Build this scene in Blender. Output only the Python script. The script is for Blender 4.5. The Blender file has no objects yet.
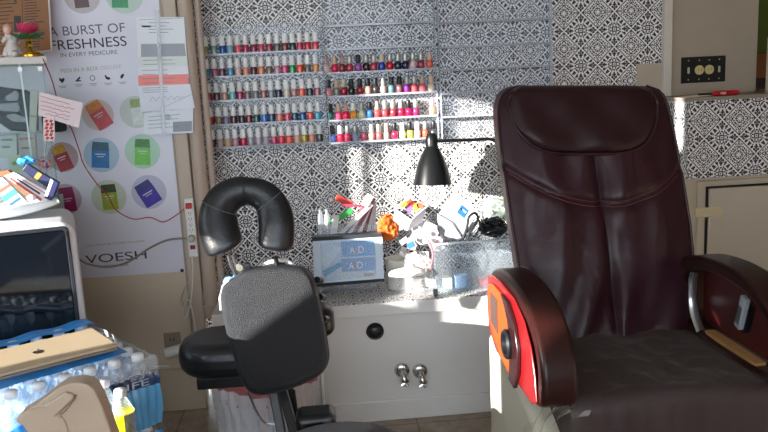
import bpy, bmesh, math, random
from mathutils import Vector, Matrix
random.seed(7)
sc = bpy.context.scene
COL = sc.collection
PI = math.pi

# ------------------------------------------------------------------ camera
F = 780.0
TH, PT, RS = math.radians(4.5), math.radians(10.3), 0.048
CAM = Vector((0, 0, 1.41))
FW = Vector((math.sin(TH)*math.cos(PT), math.cos(TH)*math.cos(PT), -math.sin(PT)))
R0 = Vector((math.cos(TH), -math.sin(TH), 0)); U0 = R0.cross(FW)
RC = math.sqrt(1-RS*RS)
CR = R0*RC - U0*RS; CU = R0*RS + U0*RC
cd = bpy.data.cameras.new('camera'); cam = bpy.data.objects.new('camera', cd); COL.objects.link(cam)
cam.matrix_world = Matrix(((CR.x, CU.x, -FW.x, CAM.x), (CR.y, CU.y, -FW.y, CAM.y), (CR.z, CU.z, -FW.z, CAM.z), (0, 0, 0, 1)))
cd.sensor_width = 36; cd.lens = F*36/768; cd.clip_start = 0.05
sc.camera = cam
def P(px, py, x=None, y=None, z=None):
    "where the sight line through a pixel of the photograph meets a plane of the room"
    d = FW + CR*((px-384)/F) - CU*((py-216)/F)
    if x is not None: t = (x-CAM.x)/d.x
    elif y is not None: t = (y-CAM.y)/d.y
    else: t = (z-CAM.z)/d.z
    return CAM + d*t

# ------------------------------------------------------------------ light
sc.view_settings.view_transform = 'Standard'
sc.view_settings.look = 'None'
sc.view_settings.gamma = 1
sc.view_settings.exposure = 0.25
sc.cycles.use_denoising = True
sc.cycles.max_bounces = 10
sc.cycles.transparent_max_bounces = 24
sc.cycles.caustics_reflective = False
sc.cycles.caustics_refractive = False
sc.cycles.sample_clamp_indirect = 4
w = bpy.data.worlds.new('sky'); sc.world = w; w.use_nodes = True
bg = w.node_tree.nodes['Background']; bg.inputs[0].default_value = (0.80, 0.90, 1.0, 1); bg.inputs[1].default_value = 5.6
SUN = Vector((.84, .50, -.22)).normalized()
sl = bpy.data.lights.new('sun', 'SUN'); sl.energy = 18; sl.angle = math.radians(0.6); sl.color = (1.0, .95, .88)
so = bpy.data.objects.new('sun', sl); COL.objects.link(so)
so.rotation_euler = SUN.to_track_quat('-Z', 'Y').to_euler()

# ------------------------------------------------------------------ helpers
ORG = {}
def tag(o, label=None, cat=None, group=None, kind=None):
    if label: o['label'] = label
    if cat: o['category'] = cat
    if group: o['group'] = group
    if kind: o['kind'] = kind
    return o
def thing(name, label, cat, loc=(0, 0, 0), group=None, rot=None):
    o = bpy.data.objects.new(name, None); COL.objects.link(o); o.location = loc
    o.empty_display_size = .05
    ORG[o] = Matrix.Translation(Vector(loc))
    if rot is not None:
        o.rotation_euler = rot
        ORG[o] = Matrix.Translation(Vector(loc)) @ rot_m(rot)
    return tag(o, label, cat, group)
def rot_m(r):
    from mathutils import Euler
    return Euler(r).to_matrix().to_4x4()
def obj(name, bm, mat, parent=None, smooth=True, bevel=0, seg=2, sub=0, label=None, local=False, origin=None):
    """link the bmesh (world coordinates unless local) as one object"""
    M = ORG[parent] if parent is not None else Matrix.Translation(Vector(origin) if origin is not None else Vector((0, 0, 0)))
    if parent is None and origin is None and not local and len(bm.verts):
        xs = [v.co for v in bm.verts]
        c = Vector(((min(v.x for v in xs)+max(v.x for v in xs))/2, (min(v.y for v in xs)+max(v.y for v in xs))/2, min(v.z for v in xs)))
        M = Matrix.Translation(c)
    if not local: bmesh.ops.transform(bm, matrix=M.inverted(), verts=bm.verts)
    bmesh.ops.recalc_face_normals(bm, faces=bm.faces)
    me = bpy.data.meshes.new(name); bm.to_mesh(me); bm.free()
    o = bpy.data.objects.new(name, me); COL.objects.link(o)
    if mat: me.materials.append(mat)
    if smooth:
        for p in me.polygons: p.use_smooth = True
        try: me.set_sharp_from_angle(angle=math.radians(40))
        except Exception: pass
    if parent is not None: o.parent = parent
    else: o.location = M.to_translation()
    ORG[o] = M
    if bevel:
        b = o.modifiers.new('round', 'BEVEL'); b.width = bevel; b.segments = seg; b.limit_method = 'ANGLE'; b.angle_limit = math.radians(35)
        b.harden_normals = False
    if sub:
        s = o.modifiers.new('smooth', 'SUBSURF'); s.levels = sub; s.render_levels = sub
    if label: o['label'] = label
    return o
def struct(name, bm, mat, **k):
    o = obj(name, bm, mat, **k); o['kind'] = 'structure'; return o
def B(): return bmesh.new()
def box(bm, x0, x1, y0, y1, z0, z1, M=None):
    vs = [bm.verts.new((x, y, z)) for x in (x0, x1) for y in (y0, y1) for z in (z0, z1)]
    for f in ((0, 1, 3, 2), (4, 6, 7, 5), (0, 4, 5, 1), (2, 3, 7, 6), (0, 2, 6, 4), (1, 5, 7, 3)):
        bm.faces.new([vs[i] for i in f])
    if M is not None: bmesh.ops.transform(bm, matrix=M, verts=vs)
    return bm
def bx(*a, **k): return box(B(), *a, **k)
def frame_axes(t):
    t = t.normalized(); a = Vector((0, 0, 1)) if abs(t.z) < .9 else Vector((0, 1, 0))
    u = t.cross(a).normalized(); v = u.cross(t).normalized(); return u, v
def tube(bm, pts, r, n=8, cap=True, flat=1.0, axis=None):
    pts = [Vector(p) for p in pts]; rings = []
    for i, p in enumerate(pts):
        t = (pts[min(i+1, len(pts)-1)] - pts[max(i-1, 0)])
        if axis is not None:
            v = Vector(axis).normalized(); u = t.normalized().cross(v).normalized()
        else: u, v = frame_axes(t)
        if i and axis is None:
            if u.dot(pu) < 0: u, v = -u, -v
        pu = u
        rr = r[i] if isinstance(r, (list, tuple)) else r
        rings.append([bm.verts.new(p + u*math.cos(2*PI*k/n)*rr + v*math.sin(2*PI*k/n)*rr*flat) for k in range(n)])
    for a, b in zip(rings, rings[1:]):
        for k in range(n): bm.faces.new((a[k], a[(k+1) % n], b[(k+1) % n], b[k]))
    if cap: bm.faces.new(rings[0][::-1]); bm.faces.new(rings[-1])
    return bm
def curve(pts, n=6):
    "Catmull-Rom through the points"
    pts = [Vector(p) for p in pts]; out = []
    for i in range(len(pts)-1):
        p0, p1, p2, p3 = pts[max(i-1, 0)], pts[i], pts[i+1], pts[min(i+2, len(pts)-1)]
        for k in range(n):
            t = k/n
            out.append(.5*((2*p1)+(p2-p0)*t+(2*p0-5*p1+4*p2-p3)*t*t+(3*p1-p0-3*p2+p3)*t**3))
    out.append(pts[-1]); return out
def lathe(bm, prof, c=(0, 0, 0), n=20, M=None, sx=1, sy=1):
    c = Vector(c); rings = []; vs = []
    for r, z in prof:
        ring = [bm.verts.new((c.x+sx*r*math.cos(2*PI*k/n), c.y+sy*r*math.sin(2*PI*k/n), c.z+z)) for k in range(n)]
        rings.append(ring); vs += ring
    for a, b in zip(rings, rings[1:]):
        for k in range(n): bm.faces.new((a[k], a[(k+1) % n], b[(k+1) % n], b[k]))
    if prof[0][0] > 1e-5: bm.faces.new(rings[0][::-1])
    if prof[-1][0] > 1e-5: bm.faces.new(rings[-1])
    if M is not None: bmesh.ops.transform(bm, matrix=M, verts=vs)
    return bm
def prism(bm, poly, d):
    "polygon of 3D points swept along vector d"
    d = Vector(d); a = [bm.verts.new(Vector(p)) for p in poly]; b = [bm.verts.new(Vector(p)+d) for p in poly]
    n = len(poly)
    bm.faces.new(a[::-1]); bm.faces.new(b)
    for i in range(n): bm.faces.new((a[i], a[(i+1) % n], b[(i+1) % n], b[i]))
    return bm
def ringprism(bm, outer, inner, d):
    d = Vector(d); n = len(outer)
    L = [[bm.verts.new(Vector(p)+o) for p in q] for q in (outer, inner) for o in (Vector((0, 0, 0)), d)]
    for i in range(n):
        j = (i+1) % n
        bm.faces.new((L[0][i], L[0][j], L[1][j], L[1][i])); bm.faces.new((L[2][j], L[2][i], L[3][i], L[3][j]))
        bm.faces.new((L[0][j], L[0][i], L[2][i], L[2][j])); bm.faces.new((L[1][i], L[1][j], L[3][j], L[3][i]))
    return bm
def grid(bm, fn, nu, nv, thick=None):
    g = [[bm.verts.new(fn(i/nu, j/nv)) for j in range(nv+1)] for i in range(nu+1)]
    for i in range(nu):
        for j in range(nv): bm.faces.new((g[i][j], g[i+1][j], g[i+1][j+1], g[i][j+1]))
    return bm
def pxpoly(pts, y, d=.0015):
    return prism(B(), [P(a, b, y=y) for a, b in pts], (0, -d, 0))
def ell(c, rx, rz, y, n=28, d=.001):
    return prism(B(), [(c.x+rx*math.cos(2*PI*k/n), y, c.z+rz*math.sin(2*PI*k/n)) for k in range(n)], (0, -d, 0))
_FC = {}
def text(name, s, p0, p1, h, mat, parent=None, y=None, bold=0, ext=.0004):
    """lettering standing in a plane facing the room from world point p0 (baseline start) to p1 (baseline end), letters h tall"""
    cu = bpy.data.curves.new(name, 'FONT'); cu.body = s; cu.size = 1; cu.extrude = 0; cu.offset = bold
    t = bpy.data.objects.new(name, cu); COL.objects.link(t)
    dg = bpy.context.evaluated_depsgraph_get(); dg.update()
    me = bpy.data.meshes.new_from_object(t.evaluated_get(dg)); bpy.data.objects.remove(t)
    bm = B(); bm.from_mesh(me); bpy.data.meshes.remove(me)
    xs = [v.co.x for v in bm.verts]; x0, x1 = min(xs), max(xs); ys = [v.co.y for v in bm.verts]; hh = max(ys)
    p0, p1 = Vector(p0), Vector(p1); X = (p1-p0); nrm = Vector((0, -1, 0))
    up = nrm.cross(X).normalized()
    if up.z < 0: up = -up
    up = up.normalized(); out = X.cross(up).normalized()
    for v in bm.verts:
        u = (v.co.x-x0)/(x1-x0); q = v.co.y/hh*h
        v.co = p0 + X*u + up*q + out*.0006
    return obj(name, bm, mat, parent, smooth=False)
def textM(name, s, p0, X, up, h, mat, parent=None):
    "lettering along vector X with given up direction"
    cu = bpy.data.curves.new(name, 'FONT'); cu.body = s
    t = bpy.data.objects.new(name, cu); COL.objects.link(t)
    dg = bpy.context.evaluated_depsgraph_get(); dg.update()
    me = bpy.data.meshes.new_from_object(t.evaluated_get(dg)); bpy.data.objects.remove(t)
    bm = B(); bm.from_mesh(me); bpy.data.meshes.remove(me)
    xs = [v.co.x for v in bm.verts]; x0, x1 = min(xs), max(xs); hh = max(v.co.y for v in bm.verts)
    p0, X, up = Vector(p0), Vector(X), Vector(up).normalized(); out = X.cross(up).normalized()
    for v in bm.verts: v.co = p0 + X*((v.co.x-x0)/(x1-x0)) + up*(v.co.y/hh*h) + out*.0008
    return obj(name, bm, mat, parent, smooth=False)

# ------------------------------------------------------------------ materials
def srgb(h):
    h = h.lstrip('#'); c = [int(h[i:i+2], 16)/255 for i in (0, 2, 4)]
    return tuple(x/12.92 if x <= .04045 else ((x+.055)/1.055)**2.4 for x in c)
_M = {}
def mat(name, col, rough=.5, metal=0, var=.08, vscale=12, bump=0, bscale=60, trans=0, alpha=1, coat=0, emit=0, spec=.5, ior=1.45, stretch=None, sheen=0):
    if name in _M: return _M[name]
    m = bpy.data.materials.new(name); m.use_nodes = True; nt = m.node_tree; b = nt.nodes['Principled BSDF']
    c = srgb(col) if isinstance(col, str) else col
    tc = nt.nodes.new('ShaderNodeTexCoord')
    src = tc.outputs['Object']
    if stretch:
        mp = nt.nodes.new('ShaderNodeMapping'); mp.inputs['Scale'].default_value = stretch; nt.links.new(src, mp.inputs[0]); src = mp.outputs[0]
    if var:
        n = nt.nodes.new('ShaderNodeTexNoise'); n.inputs['Scale'].default_value = vscale; n.inputs['Detail'].default_value = 4
        nt.links.new(src, n.inputs['Vector'])
        mx = nt.nodes.new('ShaderNodeMix'); mx.data_type = 'RGBA'
        mx.inputs[6].default_value = (*[x*(1-var) for x in c], 1); mx.inputs[7].default_value = (*[min(1, x*(1+var)) for x in c], 1)
        nt.links.new(n.outputs['Fac'], mx.inputs[0]); nt.links.new(mx.outputs[2], b.inputs['Base Color'])
    else: b.inputs['Base Color'].default_value = (*c, 1)
    b.inputs['Roughness'].default_value = rough; b.inputs['Metallic'].default_value = metal
    b.inputs['Transmission Weight'].default_value = trans; b.inputs['Alpha'].default_value = alpha
    b.inputs['Coat Weight'].default_value = coat; b.inputs['Specular IOR Level'].default_value = spec; b.inputs['IOR'].default_value = ior
    if coat: b.inputs['Coat Roughness'].default_value = .08
    if bump:
        n2 = nt.nodes.new('ShaderNodeTexNoise'); n2.inputs['Scale'].default_value = bscale; n2.inputs['Detail'].default_value = 5
        bp = nt.nodes.new('ShaderNodeBump'); bp.inputs['Strength'].default_value = bump; bp.inputs['Distance'].default_value = .01
        nt.links.new(src, n2.inputs['Vector']); nt.links.new(n2.outputs['Fac'], bp.inputs['Height']); nt.links.new(bp.outputs[0], b.inputs['Normal'])
    _M[name] = m; return m
def clear(name, col=(1, 1, 1), amount=.75, rough=.08, bump=0, bscale=30, k=.5, crease=0):
    """thin clear plastic or pane: mostly see-through, with a gloss"""
    if name in _M: return _M[name]
    m = bpy.data.materials.new(name); m.use_nodes = True; nt = m.node_tree; b = nt.nodes['Principled BSDF']; out = nt.nodes['Material Output']
    b.inputs['Base Color'].default_value = (*col, 1); b.inputs['Roughness'].default_value = rough; b.inputs['Specular IOR Level'].default_value = .8
    tr = nt.nodes.new('ShaderNodeBsdfTransparent'); tr.inputs[0].default_value = (*[.5+.5*c for c in col], 1)
    mx = nt.nodes.new('ShaderNodeMixShader')
    lw = nt.nodes.new('ShaderNodeLayerWeight'); lw.inputs[0].default_value = .25
    ma = nt.nodes.new('ShaderNodeMath'); ma.operation = 'MULTIPLY_ADD'; ma.inputs[1].default_value = k; ma.inputs[2].default_value = 1-amount; ma.use_clamp = True
    nt.links.new(lw.outputs['Fresnel'], ma.inputs[0]); nt.links.new(ma.outputs[0], mx.inputs[0])
    nt.links.new(tr.outputs[0], mx.inputs[1]); nt.links.new(b.outputs[0], mx.inputs[2]); nt.links.new(mx.outputs[0], out.inputs[0])
    if bump:
        tc = nt.nodes.new('ShaderNodeTexCoord'); n2 = nt.nodes.new('ShaderNodeTexNoise'); n2.inputs['Scale'].default_value = bscale; n2.inputs['Detail'].default_value = 3
        bp = nt.nodes.new('ShaderNodeBump'); bp.inputs['Strength'].default_value = bump; bp.inputs['Distance'].default_value = .02
        nt.links.new(tc.outputs['Object'], n2.inputs['Vector']); nt.links.new(n2.outputs['Fac'], bp.inputs['Height'])
        nt.links.new(bp.outputs[0], b.inputs['Normal']); nt.links.new(bp.outputs[0], lw.inputs['Normal'])
        if crease:
            vo = nt.nodes.new('ShaderNodeTexVoronoi'); vo.inputs['Scale'].default_value = crease; vo.inputs['Randomness'].default_value = 1
            ad = nt.nodes.new('ShaderNodeMath'); ad.operation = 'ADD'; mxv = nt.nodes.new('ShaderNodeVectorMath'); mxv.operation = 'ADD'
            nt.links.new(tc.outputs['Object'], mxv.inputs[0]); sc_ = nt.nodes.new('ShaderNodeVectorMath'); sc_.operation = 'SCALE'; sc_.inputs['Scale'].default_value = .12
            nt.links.new(n2.outputs['Color'], sc_.inputs[0]); nt.links.new(sc_.outputs[0], mxv.inputs[1]); nt.links.new(mxv.outputs[0], vo.inputs['Vector'])
            nt.links.new(vo.outputs['Distance'], bp.inputs['Height'])
    _M[name] = m; return m

class N:
    "arithmetic on node sockets"
    nt = None
    def __init__(s, v): s.v = v
    @staticmethod
    def op(o, *a):
        n = N.nt.nodes.new('ShaderNodeMath'); n.operation = o
        for i, x in enumerate(a):
            if isinstance(x, N): N.nt.links.new(x.v, n.inputs[i])
            else: n.inputs[i].default_value = x
        return N(n.outputs[0])
    def __add__(s, o): return N.op('ADD', s, o)
    def __sub__(s, o): return N.op('SUBTRACT', s, o)
    def __rsub__(s, o): return N.op('SUBTRACT', o, s)
    def __mul__(s, o): return N.op('MULTIPLY', s, o)
    def abs(s): return N.op('ABSOLUTE', s)
def lace_group():
    g = bpy.data.node_groups.new('medallion_print', 'ShaderNodeTree'); N.nt = g
    g.interface.new_socket('U', in_out='INPUT', socket_type='NodeSocketFloat'); g.interface.new_socket('V', in_out='INPUT', socket_type='NodeSocketFloat')
    g.interface.new_socket('Ink', in_out='OUTPUT', socket_type='NodeSocketFloat')
    gi = g.nodes.new('NodeGroupInput'); go = g.nodes.new('NodeGroupOutput')
    u, v = N(gi.outputs[0]), N(gi.outputs[1])
    x = (N.op('FRACT', u+.5)-.5).abs(); y = (N.op('FRACT', v+.5)-.5).abs()
    isB = N.op('GREATER_THAN', x+y, .5)
    def lerp(a, b): return a + (b-a)*isB
    X = lerp(x, .5-x); Y = lerp(y, .5-y)
    a = N.op('MAXIMUM', X, Y); b = N.op('MINIMUM', X, Y)
    def blobs(L):
        cur = None
        for (a0, b0, ra, rb, rot) in L:
            if rot:
                c = math.sqrt(.5); p = ((a-a0)+(b-b0))*c; q = ((a-a0)-(b-b0))*c
            else: p, q = a-a0, b-b0
            p = p*(1/ra); q = q*(1/rb)
            e = p*p + q*q
            cur = e if cur is None else N.op('MINIMUM', cur, e)
        return cur
    A = blobs([(.0, 0, .018, .018, 0), (.115, .045, .026, .016, 0), (.125, .12, .02, .034, 1), (.165, 0, .018, .03, 0), (.175, .075, .03, .014, 0),
               (.215, .215, .034, .030, 1), (.20, .165, .022, .020, 1), (.30, .125, .034, .030, 1), (.375, .055, .026, .022, 1), (.25, .25, .016, .016, 1), (.335, .165, .014, .014, 1), (.245, .10, .014, .02, 0),
               (.255, 0, .030, .022, 0), (.30, .035, .026, .016, 1), (.335, 0, .040, .020, 0), (.43, 0, .034, .022, 0), (.40, .03, .014, .014, 0), (.36, .065, .024, .02, 1)])
    ringA = ((a-.06).abs())*(1/.014)
    A = N.op('MINIMUM', A, ringA*ringA)
    Bb = blobs([(.055, .055, .03, .012, 1), (.10, 0, .036, .014, 0), (.10, .045, .016, .02, 0), (.135, .105, .018, .030, 1), (.17, .045, .024, .014, 0), (.165, .165, .018, .03, 1),
                (.215, 0, .022, .03, 0), (.235, .06, .014, .02, 0), (.215, .115, .03, .014, 1), (.275, .03, .02, .014, 0), (.31, .0, .014, .022, 0), (.295, .085, .014, .026, 1),
                (.36, .02, .022, .012, 0), (.43, 0, .034, .02, 0)])
    rimB = ((a+b-.452).abs())*(1/.016)
    Bb = N.op('MINIMUM', Bb, rimB*rimB + .1)
    E = lerp(A, Bb)
    mr = g.nodes.new('ShaderNodeMapRange'); mr.inputs[1].default_value = 1.3; mr.inputs[2].default_value = 1.8; mr.inputs[3].default_value = 1; mr.inputs[4].default_value = 0
    g.links.new(E.v, mr.inputs[0]); g.links.new(mr.outputs[0], go.inputs[0]); return g
LACE = lace_group()
def wallpaper(name, ax, o, period=.155):
    m = bpy.data.materials.new(name); m.use_nodes = True; nt = m.node_tree; N.nt = nt; b = nt.nodes['Principled BSDF']
    ge = nt.nodes.new('ShaderNodeNewGeometry'); sp = nt.nodes.new('ShaderNodeSeparateXYZ'); nt.links.new(ge.outputs['Position'], sp.inputs[0])
    u = (N(sp.outputs[ax[0]])-o[0])*(1/period); v = (N(sp.outputs[ax[1]])-o[1])*(1/period)
    gn = nt.nodes.new('ShaderNodeGroup'); gn.node_tree = LACE; nt.links.new(u.v, gn.inputs[0]); nt.links.new(v.v, gn.inputs[1])
    mx = nt.nodes.new('ShaderNodeMix'); mx.data_type = 'RGBA'; mx.inputs[6].default_value = (.84, .83, .83, 1); mx.inputs[7].default_value = (.012, .012, .015, 1)
    nt.links.new(gn.outputs[0], mx.inputs[0]); nt.links.new(mx.outputs[2], b.inputs['Base Color']); b.inputs['Roughness'].default_value = .45
    return m

WP_back = wallpaper('printed_paper_back', (0, 2), (1.2, 1.56))
WP_half = wallpaper('printed_paper_half_wall', (0, 2), (P(704.8, 120.4, y=3.2).x-.0775, P(704.8, 120.4, y=3.2).z-.0775))
WP_side = wallpaper('printed_paper_side', (1, 2), (3.2, 1.16))
WP_top = wallpaper('printed_paper_ledge', (0, 1), (.1, 3.2), .12)
M_beige = mat('painted_beige_wall', '#cbbba7', .6, var=.10, vscale=3, bump=.15, bscale=25)
M_beige2 = mat('painted_cream_panel', '#b8aa94', .55, var=.06, vscale=2.5, bump=.05)
M_trim = mat('old_painted_trim', '#a59486', .5, var=.18, vscale=9, bump=.2, bscale=30, stretch=(1, 1, .2))
M_white = mat('white_paint', '#e2e2e2', .4, var=.03)
M_boxw = mat('white_ledge_panel', '#dcdad8', .38, var=.06, vscale=2.5)
M_floor = None
M_black = mat('black_plastic', '#15171a', .35, var=.1)
M_dark = mat('dark_gap', '#1c1916', .7)
M_chrome = mat('chrome', '#c8c8c8', .15, 1, var=.05)
M_steel = mat('grey_steel', '#8a8d90', .3, 1, var=.05)
M_paper = mat('white_paper', '#d8dce2', .6, var=.03)
M_ink = mat('grey_ink', '#5a5f68', .6, var=.05)
M_inkd = mat('black_ink', '#20222c', .6, var=.05)
M_plw = mat('white_plastic', '#dcdcd8', .35, var=.03)
def C(hexc, rough=.5, **k): return mat('paint_'+hexc.strip('#')+'_%d' % int(rough*100), hexc, rough, var=k.pop('var', .06), **k)

# floor tiles
def floor_mat():
    m = bpy.data.materials.new('stone_floor_tiles'); m.use_nodes = True; nt = m.node_tree; b = nt.nodes['Principled BSDF']
    ge = nt.nodes.new('ShaderNodeNewGeometry')
    br = nt.nodes.new('ShaderNodeTexBrick'); br.offset = 0; br.inputs['Scale'].default_value = 1; br.inputs['Brick Width'].default_value = .33; br.inputs['Row Height'].default_value = .33
    br.inputs['Mortar Size'].default_value = .004; br.inputs['Color1'].default_value = (*srgb('#9c8c7c'), 1); br.inputs['Color2'].default_value = (*srgb('#a49484'), 1); br.inputs['Mortar'].default_value = (*srgb('#7a6c60'), 1)
    n = nt.nodes.new('ShaderNodeTexNoise'); n.inputs['Scale'].default_value = 14; n.inputs['Detail'].default_value = 7; n.inputs['Roughness'].default_value = .7
    mx = nt.nodes.new('ShaderNodeMix'); mx.data_type = 'RGBA'; mx.blend_type = 'MULTIPLY'; mx.inputs[0].default_value = .8
    cr = nt.nodes.new('ShaderNodeValToRGB'); cr.color_ramp.elements[0].position = .35; cr.color_ramp.elements[0].color = (.45, .42, .4, 1); cr.color_ramp.elements[1].position = .65; cr.color_ramp.elements[1].color = (1, 1, 1, 1)
    nt.links.new(ge.outputs['Position'], br.inputs['Vector']); nt.links.new(ge.outputs['Position'], n.inputs['Vector']); nt.links.new(n.outputs['Fac'], cr.inputs[0])
    nt.links.new(br.outputs[0], mx.inputs[6]); nt.links.new(cr.outputs[0], mx.inputs[7]); nt.links.new(mx.outputs[2], b.inputs['Base Color']); b.inputs['Roughness'].default_value = .4
    return m
M_floor = floor_mat()

# ------------------------------------------------------------------ the room
struct('floor', bx(-3.2, 3.2, -1.8, 5.2, -.1, 0), M_floor, smooth=False)
struct('ceiling', bx(-2.8, 3.2, -1.8, 5.2, 2.75, 2.85), mat('ceiling_paint', '#cfc8bc', .8), smooth=False)
struct('wall_left_back', bx(-2.8, -.575, 3.31, 3.45, 0, 2.75), M_beige, smooth=False)
struct('wall_back', bx(-.575, 1.585, 3.5, 3.62, 0, 2.75), WP_back, smooth=False)
# unseen side wall, its openings shaped to place the sun patches
def wall_holes(bm, x0, x1, ys, zs, holes):
    for i in range(len(ys)-1):
        for j in range(len(zs)-1):
            cy, cz = (ys[i]+ys[i+1])/2, (zs[j]+zs[j+1])/2
            if any(h[0] < cy < h[1] and h[2] < cz < h[3] for h in holes): continue
            box(bm, x0, x1, ys[i], ys[i+1], zs[j], zs[j+1])
    return bm
SUN_HOLES = [(-.1, .45, 1.39, 1.63), (.45, .86, 1.0, 1.63), (.86, 1.2, 1.0, 1.545), (1.26, 1.775, 1.25, 2.14), (1.785, 1.808, 1.40, 1.80), (1.838, 1.868, 1.40, 1.95), (.76, .83, 2.12, 2.4)]
ys = sorted({-1.8, 3.31} | {h[0] for h in SUN_HOLES} | {h[1] for h in SUN_HOLES}); zs = sorted({0, 2.75} | {h[2] for h in SUN_HOLES} | {h[3] for h in SUN_HOLES})
struct('wall_left', wall_holes(B(), -2.62, -2.6, ys, zs, SUN_HOLES), M_beige, smooth=False)
# added unseen blocker, shaped to cast the diagonal shadow on the chest pad
struct('sun_blocker', prism(B(), [(-2.6, .70, 1.17), (-2.6, .90, 1.10), (-2.6, .906, 1.21), (-2.6, .822, 1.441), (-2.6, .70, 1.5)], (-.02, 0, 0)), M_trim, smooth=False)
struct('wall_right', bx(2.75, 2.87, -1.8, 5.2, 0, 2.75), mat('tan_wall', '#8d7a64', .7), smooth=False)
struct('wall_far', bx(1.585, 3.2, 4.6, 4.7, 0, 2.75), mat('dim_far_wall', '#6b5b4a', .8), smooth=False)
FH = [(-2.45, -1.35, .75, 2.55), (-1.2, -.1, .75, 2.55), (.05, .95, .75, 2.55)]  # unseen front wall, added to dim the right side and structure reflections
_bm = B(); _xs = sorted({-2.6, 2.75} | {h[0] for h in FH} | {h[1] for h in FH})
for _i in range(len(_xs)-1):
    for _z0, _z1 in ((0, .75), (.75, 2.55), (2.55, 2.75)):
        _c = (_xs[_i]+_xs[_i+1])/2
        if _z0 == .75 and any(h[0] < _c < h[1] for h in FH): continue
        box(_bm, _xs[_i], _xs[_i+1], -1.92, -1.8, _z0, _z1)
struct('wall_front', _bm, mat('tan_wall_front', '#8d7c68', .7), smooth=False)
# corner boards and pipe
def zline(px, y, z0=0, z1=2.75): return P(px, 150, y=y).x
struct('trim_1', bx(-.602, -.592, 3.295, 3.31, .19, 2.75), M_trim, smooth=False, bevel=.003)
struct('trim_2', bx(-.590, -.535, 3.27, 3.33, .10, 2.75), mat('cream_board', '#b9aa9a', .5, var=.12, vscale=8, stretch=(1, 1, .2)), smooth=False, bevel=.006)
struct('trim_4', bx(-.53, -.505, 3.40, 3.50, .5, 2.75), mat('brown_board', '#8b7a6c', .5, var=.15, vscale=8, stretch=(1, 1, .2)), smooth=False, bevel=.003)
pp = obj('drain_pipe', lathe(B(), [(.034, .42), (.037, .425), (.037, .47), (.03, .475), (.03, 2.7)], (-.50, 3.278, 0), 20), mat('pipe_paint', '#b3a192', .4, var=.15, vscale=6, stretch=(1, 1, .3)), origin=(-.50, 3.24, .42))
tag(pp, 'cream painted vertical pipe in the corner beside the wallpapered wall', 'pipe')
pq = obj('drain_pipe', lathe(B(), [(.014, .50), (.014, 2.7)], (-.455, 3.30, 0), 12), _M['pipe_paint'], origin=(-.455, 3.30, .5))
tag(pq, 'thin painted pipe between the thick pipe and the wallpaper', 'pipe')
struct('baseboard_left', bx(-2.6, -.56, 3.292, 3.31, 0, .19), M_beige2, smooth=False, bevel=.002)
rod = obj('wall_rod', tube(B(), [P(152, 366, y=3.28), P(169, 366, y=3.28)], .004, 8), M_plw)
tag(rod, 'short thin white rod lying against the beige wall above the floor', 'rod')

# half wall on the right, pillar
struct('wall_half_side', bx(1.56, 1.60, 3.2, 3.5, .905, 1.236), WP_side, smooth=False)
struct('wall_half', bx(1.60, 2.75, 3.2, 3.24, .905, 1.236), WP_half, smooth=False)
hw = struct('wall_half_front', bx(1.56, 2.75, 3.201, 3.5, 0, .904), M_beige2, smooth=False)
struct('wall_half_edge', bx(1.561, 1.60, 3.199, 3.2, .905, 1.236), WP_half, smooth=False)
struct('trim_5', bx(1.555, 2.75, 3.195, 3.7, 1.236, 1.250), mat('ledge_stone', '#8f8576', .5, var=.2, vscale=40), smooth=False)
struct('wall_pillar', bx(1.60, 2.03, 3.5, 3.9, 1.25, 2.75), mat('pillar_paint', '#ab9c8b', .6, var=.05), smooth=False)
struct('trim_6', bx(1.575, 1.612, 3.47, 3.5, 1.25, 2.75), mat('white_corner_strip', '#d0c8bc', .5), smooth=False, bevel=.002)
bp = obj('bare_wall_patch', prism(B(), [P(*q, y=3.499) for q in ((637, 64), (662, 63), (662, 100), (636, 100))], (0, -.002, 0)), mat('bare_patch', '#b8ab98', .6), smooth=False)
tag(bp, 'small plain beige patch beside the pillar where the wallpaper stops', 'wall patch')
# cabinet hatch in the half wall
h = thing('wall_hatch', 'cream cupboard door with tape set in the half wall behind the maroon chair', 'cupboard door', (1.62, 3.2, .25))
o1 = [(1.607, 3.2, .12), (2.70, 3.2, .12), (2.70, 3.2, .895), (1.607, 3.2, .895)]
i1 = [(1.640, 3.2, .15), (2.66, 3.2, .15), (2.66, 3.2, .87), (1.640, 3.2, .87)]
obj('frame', ringprism(B(), o1, i1, (0, -.018, 0)), mat('hatch_frame', '#b7aa98', .5), h, smooth=False, bevel=.004)
obj('backing', bx(1.64, 2.66, 3.196, 3.2, .15, .87), M_dark, h, smooth=False)
obj('door_panel', bx(1.655, 2.65, 3.180, 3.1955, .16, .86), mat('hatch_panel', '#bfb3a1', .5, var=.04), h, smooth=False, bevel=.005)
obj('tape', prism(B(), [P(*q, y=3.1795) for q in ((695, 208), (722, 207), (723, 216), (696, 218))], (0, -.001, 0)), clear('tape_film', (.9, .8, .55), .55, .2), h, smooth=False, label='strip of clear yellowed tape')
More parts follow.
